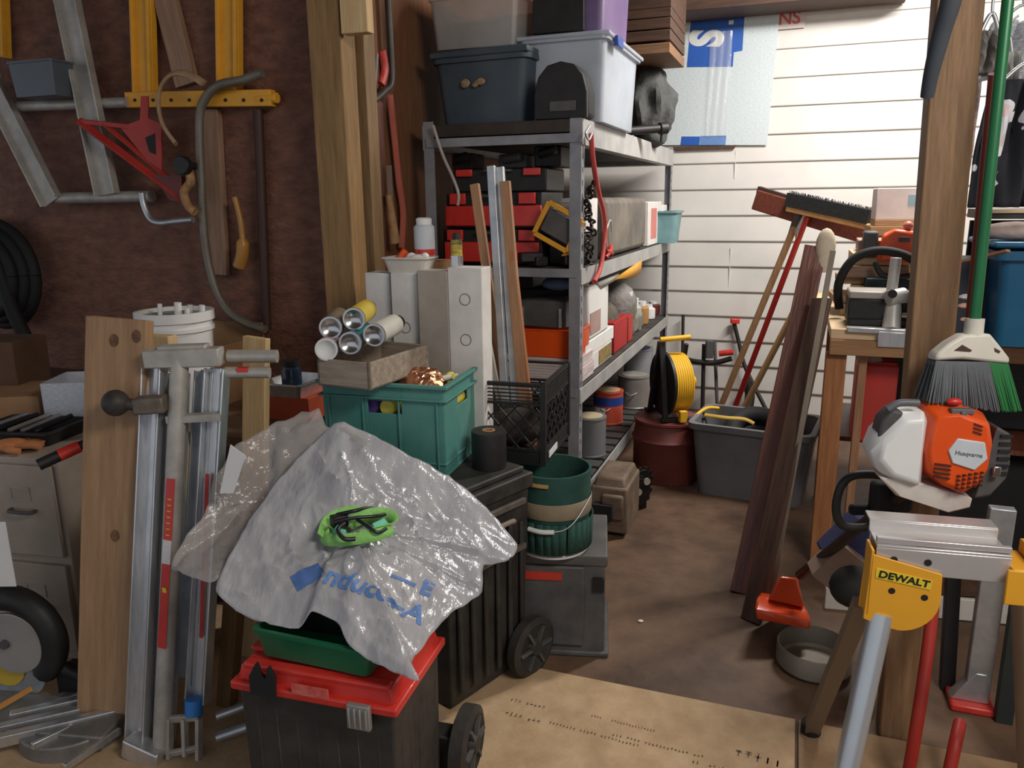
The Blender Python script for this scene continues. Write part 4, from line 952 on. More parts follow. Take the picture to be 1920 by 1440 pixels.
# ---- deck 2 right side
def stackbox(name,label,cat,xl,xr,yt,yb,m,dx=.14,inset=.03,bev=.003,z=None):
    a = srx(xl, yb, -inset); b = srx(xr,yb,-inset); c_=srx((xl+xr)/2,yb,-inset); top = srx((xl+xr)/2,yt,-inset); z0 = z if z is not None else c_.z
    t = sitem(name,label,cat,-inset,a.y,z0); L=b.y-a.y; h=top.z-z0
    MB().box((-dx/2,L/2,h/2),(dx,L,h)).build('body', m, t, bevel=bev); return t,L,h
t,L1,h1 = stackbox('card_box','white box with orange and green print on the third deck edge','box',1098,1146,655,700,whitecard,z=.72)
MB().box((.0015,L1*.72,h1*.5),(.002,L1*.5,h1*.8)).build('printed_side', mat('orange_green_print',(190,120,60),.7,scale=26,rgb2=(40,120,80)), t)
z1=.72+h1+.002
t,L2,h2 = stackbox('folded_sheets','folded white sheets on the printed box on third deck','sheets',1098,1150,628,652,paper,z=z1)
z2=z1+h2+.002
t,L3,h3 = stackbox('white_jug','white ribbed jug standing on the folded sheets by the post','jug',1104,1140,530,628,white,.1,z=z2,bev=.012)
MB().cyl((-.03,.03,h3),(-.03,.03,h3+.03),.02).build('cap', white, t)
mb = MB().box((.002,L3*.3,h3*.3),(.003,L3*.5,h3*.4)); mb.build('pink_label', mat('pink_brown_label',(170,140,130),.7), t)
t,L,h = stackbox('red_box','red cardboard box in the middle of the third deck','box',1152,1176,598,632,mat('red_card',(176,28,28),.6),z=.72)
t,L,h = stackbox('red_box','smaller dark red box behind the red one on third deck','box',1178,1186,592,632,redpaint,z=.72)
t,L,h = stackbox('yellow_envelope','folded yellow and white card standing up on the third deck','card',1188,1206,590,640,mat('grey_green_bag',(120,116,104),.8,var=.3,scale=16),.2,.05,.02,z=.72)
A_,B_,C_,D_,E_ = [SH(*srx(x_,y_,.006)) for x_,y_ in ((1150,524),(1203,487),(1201,512),(1188,520),(1155,522))]
mb = MB(); vs=[mb.bm.verts.new(v_) for v_ in (A_,B_,C_,D_)]; mb.bm.faces.new(vs)
solo('yellow_folder','bright yellow folded card poking up under the second deck','folder',mb,mat('bright_yellow_card',(240,170,50),.6),rz=0,solid=.006)
mb = MB(); vs=[mb.bm.verts.new(SH(*srx(x_,y_,-.025))) for x_,y_ in ((1120,530),(1160,512),(1160,522),(1128,540))]; mb.bm.faces.new(vs)
solo('paper_flap','curled white paper left of the yellow folder','paper',mb,paper,rz=0,solid=.005)
k_ = 0
for xl,xr,yt,m_,lb in ((1196,1208,560,mat('grey_bottle',(170,172,168),.5),'grey plastic bottle right of the yellow folder on third deck'),
                   (1210,1222,566,mat('amber_jar',(176,128,72),.5),'amber jar with white lid near the rear of the third deck'),
                   (1224,1232,572,white,'small white bottle near the rear end of the third deck'),
                   (1186,1196,548,mat('olive_bottle',(96,90,76),.6),'olive bottle just right of the grey green bag'),
                   (1234,1241,566,mat('maroon_bottle',(104,40,38),.5),'maroon bottle at the rear end of the third deck')):
    a=srx(xl,600,-.05); b=srx(xr,600,-.05); tp=srx((xl+xr)/2,yt,-.05); r=min(.05,(b.y-a.y)*.42); h=tp.z-.72
    t = sitem('plastic_bottle',lb,'bottle',-.05-r,(a.y+b.y)/2,.72)
    MB().lathe([(0,0),(r*.95,0),(r,.01),(r,h*.7),(r*.6,h*.82),(0,h*.82)],20).build('bottle_body', m_, t)
    MB().lathe([(r*.62,h*.8),(r*.62,h),(0,h)],18).build('cap', label_w, t)
for i,(x_,y_,s_) in enumerate(((-.17,.95,.22),(-.2,1.45,.26),(-.2,.6,.19))):
    solo('cluttered_bag',('crumpled olive bag at the middle rear of third deck','crumpled grey bag at the far rear of third deck','crumpled tan bag near the front of third deck')[i],'bag',
         MB().sphere((0,0,s_*.62),s_*.6,(1,1.1,1),14),(mat('olive_bag',(98,90,76),.9,var=.4,scale=9,bump=.5),mat('grey_bag_m',(130,126,122),.9,var=.3,scale=9,bump=.5),mat('tan_bag',(140,116,90),.9,var=.3,bump=.5))[i],SH(x_,y_,.722),-SY)
# ---- bottom deck: paint cans
def can(label,px,pyb,r,h,m,lidm,handle=True,x=-.08,z=ZS[0]+.003):
    p = SM.inverted() @ G(px,pyb,z); t = sitem('paint_can',label,'paint can',p.x,p.y,z)
    MB().lathe([(0,0),(r*1.02,0),(r*1.02,.008),(r,.01),(r,h-.01),(r*1.03,h-.008),(r*1.03,h),(r*.8,h),(r*.78,h-.008),(0,h-.008)],28).build('can_body', m, t)
    MB().lathe([(0,h-.006),(r*.76,h-.006),(r*.8,h+.003),(r*.7,h+.004),(0,h+.002)],24).build('lid', lidm, t)
    if handle: MB().tube([(-r,0,h*.8),(0,-r*1.15,h*.45),(r,0,h*.8)],.0025).build('bail', steel, t)
    return t,r,h
t,r_c,h_c = can('paint can with tan lid and blue and red label on lowest deck',1140,790,.085,.19,mat('red_blue_can',(178,62,40),.5,scale=8,rgb2=(196,72,44)),mat('tan_lid',(178,148,112),.6),True,-.12)
MB().lathe([(r_c*1.005,.11),(r_c*1.005,.16)],28).build('blue_band', mat('blue_band_m',(30,60,140),.5), t)
mb = MB()
for i in range(8):
    a0_=rad(200+i*9); a1_=rad(209+i*9); vs=[mb.bm.verts.new((math.cos(q_)*r_c*1.012,math.sin(q_)*r_c*1.012,zq)) for q_,zq in ((a0_,.03),(a1_,.03),(a1_,.1),(a0_,.1))]; mb.bm.faces.new(vs)
mb.build('white_label', label_w, t)
can('dull grey paint can with dirty lid at the middle of lowest deck',1188,760,.1,.2,mat('dull_can',(150,146,140),.4,.4,rgb2=(176,172,166)),oldalu,True,-.13)
t,_,_ = can('blue lidded tub standing at rear of the lowest deck',1196,720,.1,.26,mat('pale_tub',(150,150,156),.5),mat('blue_lid',(44,72,140),.5),False,-.32)
can('grey bucket like can at the front of lowest deck',1106,850,.08,.2,grey,mat('cream_lid',(190,170,136),.6),False,-.1)
# ================================================================ back area
# cord reel on drum
dr = G(1228,912,0)+V*.19+U*.025
t = thing('metal_drum','maroon painted metal drum on the floor behind the shelving','drum',dr,0)
rD=.18
MB().lathe([(0,0),(rD*.98,0),(rD,.012),(rD,.22),(rD*1.06,.235),(rD,.25),(rD*.96,.32),(rD*1.0,.328),(rD*1.0,.34),(0,.34)],40).build('drum_body', mat('maroon_paint',(104,46,40),.45,scale=5,rgb2=(128,62,54)), t)
t = thing('cord_reel','yellow extension cord wound on a black reel standing on the maroon drum','cord reel',(dr.x+.02,dr.y-.0,.342),12)
mb = MB().beam((-.075,-.1,.0),(-.075,-.02,.42),.03,.02).beam((-.075,.12,.0),(-.075,.0,.42),.03,.02).beam((.075,.12,.0),(.075,.0,.40),.02,.02).beam((-.1,-.1,.012),(.14,-.12,.012),.03,.02).beam((-.1,.13,.012),(.14,.13,.012),.03,.02)
mb.build('reel_frame', black, t, bevel=.003)
MB().cyl((-.06,0,.19),(-.045,0,.19),.175,n=36).cyl((-.045,0,.19),(.06,0,.19),.1,n=30).build('reel_flange', black, t)
mb = MB()
for i in range(8):
    for rr_ in (.155,): mb.torus((-.036+i*.0125,0,.19),rr_,.0085,Matrix.Rotation(math.pi/2,4,'Y'),n=32,k=8)
mb.cyl((-.04,0,.19),(.055,0,.19),.148,n=32)
mb.build('yellow_cord', mat('cord_yellow',(238,180,24),.5,var=.08), t)
MB().cyl((-.09,-.03,.435),(.07,-.05,.445),.014).build('handle_grip', mat('cord_yellow'), t)
MB().cyl((.055,0,.19),(.13,0,.19),.028).cyl((.11,0,.19),(.115,.0,.19),.05).build('crank_knob', mat('cord_yellow'), t, bevel=.003)
MB().box((.0,-.15,.04),(.04,.03,.06)).tube([(.08,-.13,.03),(.16,-.1,.06),(.24,-.08,.05)],.01).build('plug', mat('cord_yellow'), t, bevel=.004)
# grey tote
a=G(1297,925,0); b=G(1420,945,0); d_=(b-a).normalized(); f=a+d_*.27
t = thing('storage_tote','grey open tote with black tyre inside standing on floor by siding','tote',(f.x,f.y,0),math.degrees(math.atan2(d_.y,d_.x)))
MB().tub(.58,.4,.385,t=.006,taper=.88,rc=.05,lip=.02,lh=.03).build('tote_body', mat('grey_tote_m',(100,101,104),.55,scale=3,rgb2=(116,117,120)), t).location=(0,.2,0)
Mt2 = Matrix.Translation((f.x,f.y,0)) @ Matrix.Rotation(t.rotation_euler.z,4,'Z')
solo('rubber_tyre','black rubber tyre standing inside the grey tote','tyre',MB().torus((0,0,0),.14,.05,n=40,k=12),blackr,Mt2@Vector((.02,.21,.30)),rot=Matrix.Rotation(rad(30),3,'X'))
mb=MB().tube([Mt2@Vector(v_) for v_ in ((-.25,.12,.398),(-.14,.1,.402),(-.05,.12,.4),(0,.13,.38))],.011,flat=.5)
solo('yellow_strap','yellow strap draped over the left rim of the grey tote','strap',mb,mat('strap_yellow',(206,164,50),.6),rz=0)
solo('tote_rags','dark rags in the bottom of the grey tote','rags',MB().sphere((0,0,0),.13,(1.6,1.1,.9)),MATS['dark_rags'],Mt2@Vector((-.02,.2,.12)),0)
# tools against the siding
def pole(name,label,cat,x0,y0,x1,y1,v0,v1,r,m): 
    A=WP(x0,y0,v0); B=WP(x1,y1,v1)
    return solo(name,label,cat,MB().cyl(A,B,r,n=14),m,rz=0)
def floorpole(name,label,cat,x1,y1,v1,x0,y0,v0,r,m):          # runs on to the floor
    B=WP(x1,y1,v1); A=WP(x0,y0,v0); d=A-B; k=(.003-B.z)/d.z; return solo(name,label,cat,MB().cyl(B+d*k,B,r,n=14),m,rz=0)
floorpole('steel_bar','thin black bar standing behind the cord reel','bar',1281,590,VB-.06,1279,700,VB-.12,.011,black)
floorpole('steel_bar','tall black bar clamp upright standing left of the red clamp handle','bar',1320,645,VB-.2,1317,770,VB-.25,.014,black)
floorpole('steel_bar','black bar clamp upright with blue and yellow tape','bar',1340,640,VB-.12,1345,770,VB-.2,.012,dgrey)
t = thing('bar_clamp','black bar clamp head with red handle above the grey tote','clamp'); t.rotation_euler=(0,0,0)
MB().tube([WP(1280,672,VB-.2),WP(1305,678,VB-.24),WP(1340,680,VB-.24),WP(1372,672,VB-.24)],.018).build('clamp_bar', black, t)
MB().cyl(WP(1348,663,VB-.25),WP(1375,660,VB-.25),.02).build('clamp_handle', redp, t)
MB().box(WP(1330,655,VB-.25),(.05,.04,.12)).build('clamp_jaw', dgrey, t, bevel=.004)
t = thing('bolt_cutter','black tool with red head leaning on the siding above the grey tote','tool'); t.rotation_euler=(0,0,0)
MB().tube([WP(1376,604,VB-.05),WP(1385,640,VB-.06),WP(1398,690,VB-.1),WP(1440,775,VB-.2)],.014).build('shaft', black, t)
MB().box(WP(1378,602,VB-.06),(.06,.04,.035)).build('head', redp, t, bevel=.006)
MB().tube([WP(1400,710,VB-.12),WP(1406,740,VB-.14),WP(1400,780,VB-.2)],.035).build('lower_body', black, t)
# push brooms leaning heads-up
def bhead(px,py,v): return WP(px,py,v)
t = thing('push_broom','wide push broom with reddish wooden head leaning head up on siding','broom'); t.rotation_euler=(0,0,0)
A,B=WP(1418,374,VB-.9),WP(1636,440,VB-1.15)
MB().beam(A+Vector((0,0,-.0)),B,.11,.06,(0,0,1)).build('broom_block', mat('red_brown_wood',(128,58,40),.5,scale=14,stretch=(1,6,6),rgb2=(92,44,32)), t, bevel=.006)
MB().beam(A+Vector((0,0,.055))+U*.01,B+Vector((0,0,.055))-U*.02,.035,.04,(0,0,1)).build('bristles', mat('dark_bristle',(64,44,38),.9,var=.4,scale=40,stretch=(6,6,1)), t)
c_=A.lerp(B,.4)
hd = WP(1340,790,VB-.72); 
d=(hd-c_); k=(.003-c_.z)/d.z; MB().cyl(c_+d*.02-V*.02,c_+d*k,.019).build('handle', wood('broom_handle',(170,130,88),(196,156,112)), t)
MB().cyl(c_-V*.03+Vector((0,0,.0)),c_+d*.1,.03,.018).build('socket', dgrey, t, bevel=.004)
t = thing('push_broom','push broom with black bristles and tan block in front of reddish one','broom'); t.rotation_euler=(0,0,0)
A,B=WP(1478,384,VB-1.02),WP(1632,418,VB-1.26)
MB().beam(A-Vector((0,0,.02)),B-Vector((0,0,.02)),.03,.05,(0,0,1)).build('broom_block', mat('tan_block',(190,136,80),.6,scale=10,rgb2=(214,164,104)), t, bevel=.005)
mb=MB().beam(A+Vector((0,0,.03)),B+Vector((0,0,.03)),.07,.06,(0,0,1))
for i in range(120):
    q=A.lerp(B,rr.random())+Vector((0,0,.06)); mb.cyl(q+V*rr.uniform(-.03,.03),q+V*rr.uniform(-.035,.035)+Vector((rr.uniform(-.01,.01),0,.016)),.0015,n=4)
mb.build('bristles', mat('black_bristle',(40,42,42),.9,var=.3,scale=60), t)
c_=A.lerp(B,.25)-Vector((0,0,.04)); hd=WP(1368,790,VB-.8); d=hd-c_; k=(.003-c_.z)/d.z
MB().cyl(c_,c_+d*k,.016).build('handle', mat('red_handle_m',(176,34,30),.4), t)
MB().tube([c_+Vector((0,0,.03)),c_+d*.06-U*.02,c_+d*.1],.012).build('brace', steel, t)
B_=WP(1548,470,VB-1.25); hd=WP(1395,765,VB-1.0); d=hd-B_; k=(.003-B_.z)/d.z
t = solo('wooden_pole','pale wooden pole leaning right of the red broom handle','pole',MB().cyl(B_,B_+d*k,.018),wood('pole_wood',(186,148,96),(206,170,120)),rz=0)
B_=WP(1500,452,VB-.16); hd=WP(1350,775,VB-.25); 
mb = MB().sphere((0,0,0),.055,(.7,.6,1.3)); mb.cyl((0,0,-.1),(0,0,0),.03)
solo('beige_glove','beige work glove draped on top of the dark brown board','glove',mb,mat('beige_cloth',(206,190,164),.9),D(1548,462,3.08),0)
stick('brown_board','long glossy dark brown board leaning nearest to the aisle','board',G(1390,1112,0),D(1530,462,3.1),.085,.022,wood_brown,U)
stick('brown_board','long dark brown board leaning behind the other against the bench','board',G(1408,1165,0),D(1541,560,2.95),.075,.022,wood('darker_brown_board',(76,52,42),(104,76,60)),U-V*.6)
stick('pale_edge_strip','thin grey strip leaning at the right of the brown boards','strip',G(1440,1150,0),D(1562,470,2.9),.02,.02,wood('grey_strip',(120,108,92),(146,132,114)),U)
for i,(x_,w_,h_,m_,lb) in enumerate(((-.6,.1,.07,'dark_scrap','dark brown scrap bundle on top of the organisers at left'),(-.36,.13,.06,'dark_grey_plastic','dark grey tool head lying on top of the organisers'),(-.2,.12,.09,'black_plastic','black tool case on top of organisers near the front post'))):
    solo('stored_tool',lb,'tool',MB().box((0,.08,h_/2),(w_,.15,h_)).cyl((-w_*.3,.0,h_*.6),(w_*.4,-.02,h_*.8),.02),MATS[m_],SH(x_,.18,1.228+2*h1_org+.102),-SY,bevel=.008)
# ================================================================ right workbench
ZB = 1.0
c0 = G(1556,640,ZB-.05)
t = thing('workbench','rough wooden workbench with cluttered top behind the right post','workbench',(c0.x,c0.y,0),-YAW)
BM_ = Matrix.Translation((c0.x,c0.y,0)) @ Matrix.Rotation(rad(-YAW),4,'Z')
def BP(x,y,z=ZB): return BM_ @ Vector((x,y,z))
MB().box((.78,.42,ZB-.02),(1.56,.84,.04)).build('bench_top', wood_palex, t, bevel=.003)
MB().box((.78,.0,ZB-.07),(1.56,.035,.06)).build('front_rail', wood('bench_rail',(150,106,66),(176,130,86),'x'), t, bevel=.003)
for x,y in ((.03,.04),(1.52,.04),(1.52,.8),(.06,.8)): MB().box((x,y,(ZB-.1)/2),(.075,.05,ZB-.1)).build('leg', wood_orange, t, bevel=.003)
MB().box((.13,.06,(ZB-.1)/2),(.03,.04,ZB-.1)).build('brace', strip_w, t, bevel=.002)
MB().box((.78,.5,.5),(1.5,.6,.02)).build('lower_shelf', wood_brown, t)
bY = c0.y
def on(px,py,z=ZB): return G(px,py,z)
# grey machine
def bt_face(xl,xr,yt,yb,y): 
    # plane parallel to the walls at bench depth y
    p = BP(0,y); return face(xl,xr,yt,yb,v=(p-O).dot(V))
f,w,h=bt_face(1592,1700,520,640,.0+.06)
t = thing('bench_machine','grey cast bench machine with black body and upright post on right workbench','machine',(f.x,f.y,ZB),-YAW)
mb=MB().box((-.02,.1,.06),(w*.95,.18,.10)).box((.0,.1,.02),(w*1.1,.2,.03)); mb.build('black_body', black, t, bevel=.006)
MB().box((-.04,.1,.125),(w*.75,.17,.03)).box((.09,.06,.12),(.08,.1,.04)).build('grey_top', mat('cast_grey',(168,160,150),.5,.2), t, bevel=.006)
mb=MB().cyl((.04,-.02,.0),(.045,.03,.11),.034,.028).cyl((.035,.04,.14),(.04,.05,.27),.02).cyl((.02,-.01,.12),(.08,.02,.13),.03)
mb.build('column', mat('pale_casting',(200,196,190),.4,.2), t, bevel=.003)
MB().cyl((.03,-.048,.14),(.03,-.03,.14),.016).build('bore', inkblack, t)
MB().beam((-.12,-.05,-.0),(.17,-.06,.0),.05,.02,(0,1,0)).box((.04,-.07,-.03),(.1,.03,.06)).build('front_slide', alu, t, bevel=.003)
# black hose arc
mb=MB().tube([BP(x,y,z) for x,y,z in ((.04,.3,ZB+.04),(.03,.3,ZB+.15),(.08,.3,ZB+.25),(.18,.3,ZB+.285),(.3,.3,ZB+.25),(.36,.3,ZB+.15),(.36,.3,ZB+.03))],.018)
solo('black_hose','thick black hose arching over the bench machine','hose',mb,blackr,rz=0)
# chainsaw orange
f,w,h=bt_face(1640,1722,428,492,.34)
t = thing('orange_chainsaw','bright orange chainsaw body on blocks behind the bench machine','chainsaw',f,-YAW)
pts=[(-w*.45,0,0),(w*.4,0,0),(w*.5,0,h*.5),(w*.42,0,h*.9),(-w*.1,0,h),(-w*.35,0,h*.75),(-w*.45,.14,0),(w*.4,.14,0),(w*.5,.14,h*.5),(w*.3,.14,h*.9),(-w*.3,.14,h*.8)]
MB().hull(pts).build('orange_cover', orangep, t, bevel=.018)
MB().box((.02,-.004,h*.68),(w*.25,.008,h*.14)).build('grey_badge', dgrey, t, bevel=.001)
MB().box((-w*.62,.08,h*.5),(w*.35,.1,h*.8)).build('engine_side', dgrey, t, bevel=.01)
MB().sphere((w*.2,.03,h*1.06),.02).build('knob', mat('pinkish_knob',(220,120,100),.4), t)
MB().tube([(-w*.5,-.02,0),(-w*.3,-.04,-.05),(w*.3,-.04,-.05),(w*.6,-.0,.0)],.012).build('front_handle', black, t)
zc_ = f.z
solo('support_crate','dark teal crate of blocks under the orange chainsaw','crate',MB().box((0,.08,(zc_-.066-ZB)/2),(.22,.2,zc_-.066-ZB)),mat('dark_teal',(24,52,58),.6),(f.x,f.y,ZB),-YAW,bevel=.005)
# lumber pile at back
k=0
for (x0,x1,y,z,dd,mm_,hh) in ((.05,.34,.5,.002,.3,0,.05),(.02,.38,.52,.054,.26,1,.03),(.08,.36,.5,.086,.3,0,.045),(.04,.4,.55,.133,.25,1,.03),(.06,.3,.5,.165,.3,2,.05),(.08,.36,.52,.217,.28,0,.05),(.1,.46,.55,.269,.26,2,.05)):
    solo('lumber_offcut',('pale offcut at the bottom of bench wood pile','tan offcut second from bottom of bench wood pile','pale offcut third from bottom of bench wood pile','tan offcut in the middle of bench wood pile','pinkish offcut below the top blocks of bench pile','thick pale offcut near the top of bench pile','pinkish board lying on top of the bench wood pile')[k],'offcut',
         MB().box((0,dd/2,hh/2),(x1-x0,dd,hh)),(wood_palex,wood('tan_offcut_x',(176,134,92),(200,160,116),'x'),wood('pinkish_offcut_x',(150,116,96),(176,142,120),'x'))[mm_],BP((x0+x1)/2,y-.12,ZB+z),-YAW+rr.uniform(-7,7),group='offcuts piled on the right bench',bevel=.003); k+=1
for i in range(9):
    x=.14+.05*i; solo('wood_chunk','small pale wood chunk lying among scraps on the bench behind the machine','wood chunk',MB().box((0,0,.014),(.05+rr.random()*.03,.03,.028)),wood_palex,BP(x,.3-.01*(i%3)*2,ZB+.002+(i%2)*.0),-YAW+rr.uniform(-50,50),group='small wood chunks on the right bench',bevel=.002)
# lumber stack behind carrying a white box
f,w,h=face(1640,1738,352,412,v=1.35)
t = thing('white_box','white box with small blue label on wood stack at the siding','box',f,-YAW)
MB().box((0,.12,h/2),(w,.24,h)).build('box_body', mat('bright_white_box',(232,222,218),.6), t, bevel=.004)
MB().box((w*.25,-.001,h*.6),(w*.3,.002,h*.35)).build('blue_label', mat('pale_blue_label',(150,186,200),.6), t)
zz=ZB; n=0
while zz < f.z-.045:
    hh=.044; n+=1
    solo('stacked_board','tan board in the tall stack of wood beneath the white box','board',MB().box((0,.12,hh/2),(w*(1+.25*rr.random()),.26,hh)),wood('tan_offcut_x'),(f.x+rr.uniform(-.02,.02),f.y,zz+.001),-YAW+rr.uniform(-3,3),group='boards stacked under the white box',bevel=.002); zz+=hh+.002
# rest so that box stands on stack
solo('stacked_board','tan board in the tall stack of wood beneath the white box','board',MB().box((0,.12,(f.z-zz)/2),(w,.26,f.z-zz-.001)),wood('tan_offcut_x'),(f.x,f.y,zz),-YAW,group='boards stacked under the white box',bevel=.002)
solo('bench_extension','rear wooden shelf board under the wood stack against the siding','board',MB().box((.3,.22,-.02),(1.4,.5,.04)),wood_palex,(BP(.3,.85).x,BP(.3,.85).y,ZB),-YAW)
# red can under bench
f,w,h=bt_face(1590,1668,686,882,.1)
t = thing('red_fuel_can','tall red metal can standing on the shelf under the bench','can',(f.x,f.y,.511),-YAW)
h=.48-.06 if False else (f.z+h-.511)
MB().box((0,.1,h/2),(w,.14,h)).build('can_body', mat('dull_red_metal',(206,50,42),.45,scale=5,rgb2=(190,62,52)), t, bevel=.012)
MB().box((0,.1,h+.004),(w*.9,.12,.01)).build('top_seam', redpaint, t, bevel=.003)
MB().lathe([(0,0),(.04,0),(.03,.03),(.02,.05),(.035,.085),(.03,.1),(0,.1)],18,Matrix.Translation((-.02,.08,h+.008))).build('clear_cap', mat('glassy',(190,186,180),.2,alpha=.7), t)
# blue tote on the bench, right
f=BP(.86,-.02,ZB+.002)
g_,w,h=face(1815,1960,455,655,z=ZB,yaw=YAW)
t = thing('storage_tote','blue plastic tote on the bench at the right edge','tote',(g_.x+.13,g_.y-.04,ZB+.002),-YAW)
tb=mat('deep_blue_tote',(14,84,122),.4,scale=3,rgb2=(22,98,140))
MB().tub(w+.14,.36,h-.03,taper=.92,rc=.03,lip=.018,lh=.03).build('tote_body', tb, t).location=(0,.2,0)
MB().box((0,.2,h-.01),(w+.2,.43,.02)).build('lid', tb, t, bevel=.008)
zt_=ZB+h+.004
t = thing('wood_lath','thin wooden lath lying on the blue tote lid','lath',(0,0,0),0)
MB().beam(D(1745,505,2.6),D(1890,470,2.36),.02,.008).build('lath_body', strip_w, t); t.name='wood_lath'
# wall shelf above
f,w,h=face(1838,2100,392,410,Y=2.75)
t = thing('wall_shelf','dark wall shelf with pale edge at the right edge above blue tote','shelf',f,-YAW)
MB().box((0,.12,h/2),(w,.3,h)).build('board', blackdusty, t)
MB().box((0,-.035,h-.006),(w,.008,.012)).build('pale_edge', wood_palex, t)
MB().box((0,.2,-.08),(w,.02,.14)).build('back_panel', blackr, t)
solo('rolled_cloth','pinkish rolled cloth on top of the blue tote below the shelf','cloth',MB().sphere((0,0,.0),.045,(2.4,1,.7)),mat('pinkish_cloth',(178,156,146),.9,bump=.2),D(1905,433,2.62),-YAW)
solo('support_box','dark blue box behind the blue tote carrying the rolled cloth','box',MB().box((0,.1,.14),(.5,.24,.28)),mat('dark_navy_box',(40,48,60),.7),(D(1880,560,2.72).x,D(1880,560,2.72).y,ZB),-YAW,bevel=.004)
# clothes hanging right
def garment(label, px, pt, pb, Y, w, m):
    a=D(px,pt,Y); b=D(px,pb,Y); H=a.z-b.z
    t=thing('hanging_shirt',label,'shirt',a,-YAW+15)
    mb=MB()
    def fn(u_,v_):
        x=(u_-.5)*w*(.8+.35*v_); return Vector((x, .03*math.sin(u_*17+v_*3)+.012*math.sin(u_*31), -v_*H))
    mb.grid(fn,40,24); mb.build('fabric', m, t, solid=.012)
    MB().tube([(-w*.35,0,-.01),(0,0,.05),(w*.35,0,-.01)],.006).tube([(0,0,.05),(0,0,.09),(.02,0,.11)],.004).build('hanger', steel, t); return t
fl=mat('floral_fabric',(36,38,44),.85)
nt=fl.node_tree; b_=nt.nodes['Principled BSDF']
vo=nt.nodes.new('ShaderNodeTexVoronoi'); vo.inputs['Scale'].default_value=8; tc=nt.nodes.new('ShaderNodeTexCoord')
nzz=nt.nodes.new('ShaderNodeTexNoise'); nzz.inputs['Scale'].default_value=14; mx=nt.nodes.new('ShaderNodeVectorMath'); mx.operation='MULTIPLY_ADD'; mx.inputs[1].default_value=(.09,.09,.09)
nt.links.new(tc.outputs['Object'],nzz.inputs['Vector']); nt.links.new(nzz.outputs['Color'],mx.inputs[0]); nt.links.new(tc.outputs['Object'],mx.inputs[2]); nt.links.new(mx.outputs[0],vo.inputs['Vector'])
cr=nt.nodes.new('ShaderNodeValToRGB'); cr.color_ramp.interpolation='CONSTANT'
e=cr.color_ramp.elements; e[0].position=0; e[0].color=(.8,.6,.62,1); e[1].position=.42; e[1].color=(.02,.022,.03,1)
q_=e.new(.2); q_.color=(.8,.8,.85,1)
nt.links.new(vo.outputs['Distance'],cr.inputs[0]); nt.links.new(cr.outputs[0],b_.inputs['Base Color'])
garment('black shirt with large pink and white flowers hanging at right edge',1925,150,388,2.5,.22,fl)
garment('pale grey shirt hanging left of the floral one',1888,100,330,2.62,.05,mat('pale_grey_fabric',(170,170,166),.9,var=.2,scale=12))
garment('white and grey striped shirt high at the right edge',1915,40,150,2.7,.2,mat('striped_fabric',(220,220,226),.9,scale=40,stretch=(1,1,4),rgb2=(150,154,160)))
garment('white shirt with pinkish stripes hanging right behind the post',1822,60,390,2.95,.07,mat('pink_striped_fabric',(222,214,208),.9,scale=18,stretch=(.4,.4,3),rgb2=(190,140,136)))
garment('small grey garment bunched high behind green broom handle',1856,60,140,2.4,.08,mat('grey_garment',(120,116,112),.9,var=.4,scale=20))
t=solo('clothes_rail','steel clothes rail carrying the shirts at the right edge','rail',MB().cyl(D(1800,-80,2.9),D(2050,-110,2.45),.012),steel,rz=0)
solo('red_pole','dark red pole hanging between the post and green broom handle','pole',MB().cyl(D(1864,138,2.2),D(1812,668,2.5),.014),mat('dark_red_pole',(110,34,32),.5),rz=0)
solo('umbrella','dark blue grey folded umbrella hanging left of the top of post','umbrella',MB().tube([D(1840,-330,1.78),D(1792,-40,1.78),D(1766,60,1.8),D(1748,130,1.82),D(1738,182,1.84)],lambda s:.024-.010*s),mat('slate_fabric',(62,68,76),.8,var=.2),rz=0)
# small pink/white stuff behind post on the bench
for i,(px,py) in enumerate(((1812,548),(1826,556),(1810,565),(1830,580),(1812,590))):
    solo('white_scrap','small white or pink scrap lying on bench right of the post','scrap',MB().sphere((0,0,0),.018,(1.6,1,.7),10),(white,mat('peach_scrap',(226,176,152),.7))[i in (2,4)],D(px,py+8,2.75),0,group='small scraps right of the post')
solo('scrap_box','dark box under the small scraps right of the post','box',MB().box((0,.06,.06),(.12,.12,.125)),wood_dark,(D(1820,600,2.74).x,D(1820,600,2.74).y,ZB),-YAW)
# ================================================================ green broom
p=D(1825,625,1.80)
top=D(1893,-30,1.86); Mb,Lb=along(p,top,Vector((1,0,0)))
t=thing('green_broom','green handled angled broom hanging head down before the right post','broom'); t.matrix_world=Mb
MB().cyl((0,0,0),(0,0,Lb+.35),.0125).build('handle', mat('green_metal',(20,104,56),.35,.1), t)
wt=mat('broom_white',(208,202,188),.5)
mb=MB().cyl((0,0,-.02),(0,0,.035),.021); mb.build('socket', wt, t)
k_=.00126
def bpx(px,py): return ((px-1825)*k_, -(py-625)*k_)
poly=[bpx(*q) for q in ((1800,626),(1848,624),(1872,650),(1888,668),(1890,680),(1840,676),(1800,672),(1750,676),(1752,662),(1774,642))]
mb=MB().prism(poly,-.022,.022); mb.build('head', wt, t, bevel=.007)
MB().prism([bpx(*q) for q in ((1782,656),(1796,645),(1815,655),(1812,658))],-.0235,-.0215).build('head_opening', mat('opening_brown',(70,48,36),.8), t)
MB().prism([bpx(*q) for q in ((1856,650),(1868,656),(1866,660),(1858,657))],-.0235,-.0215).build('head_opening', mat('opening_brown'), t)
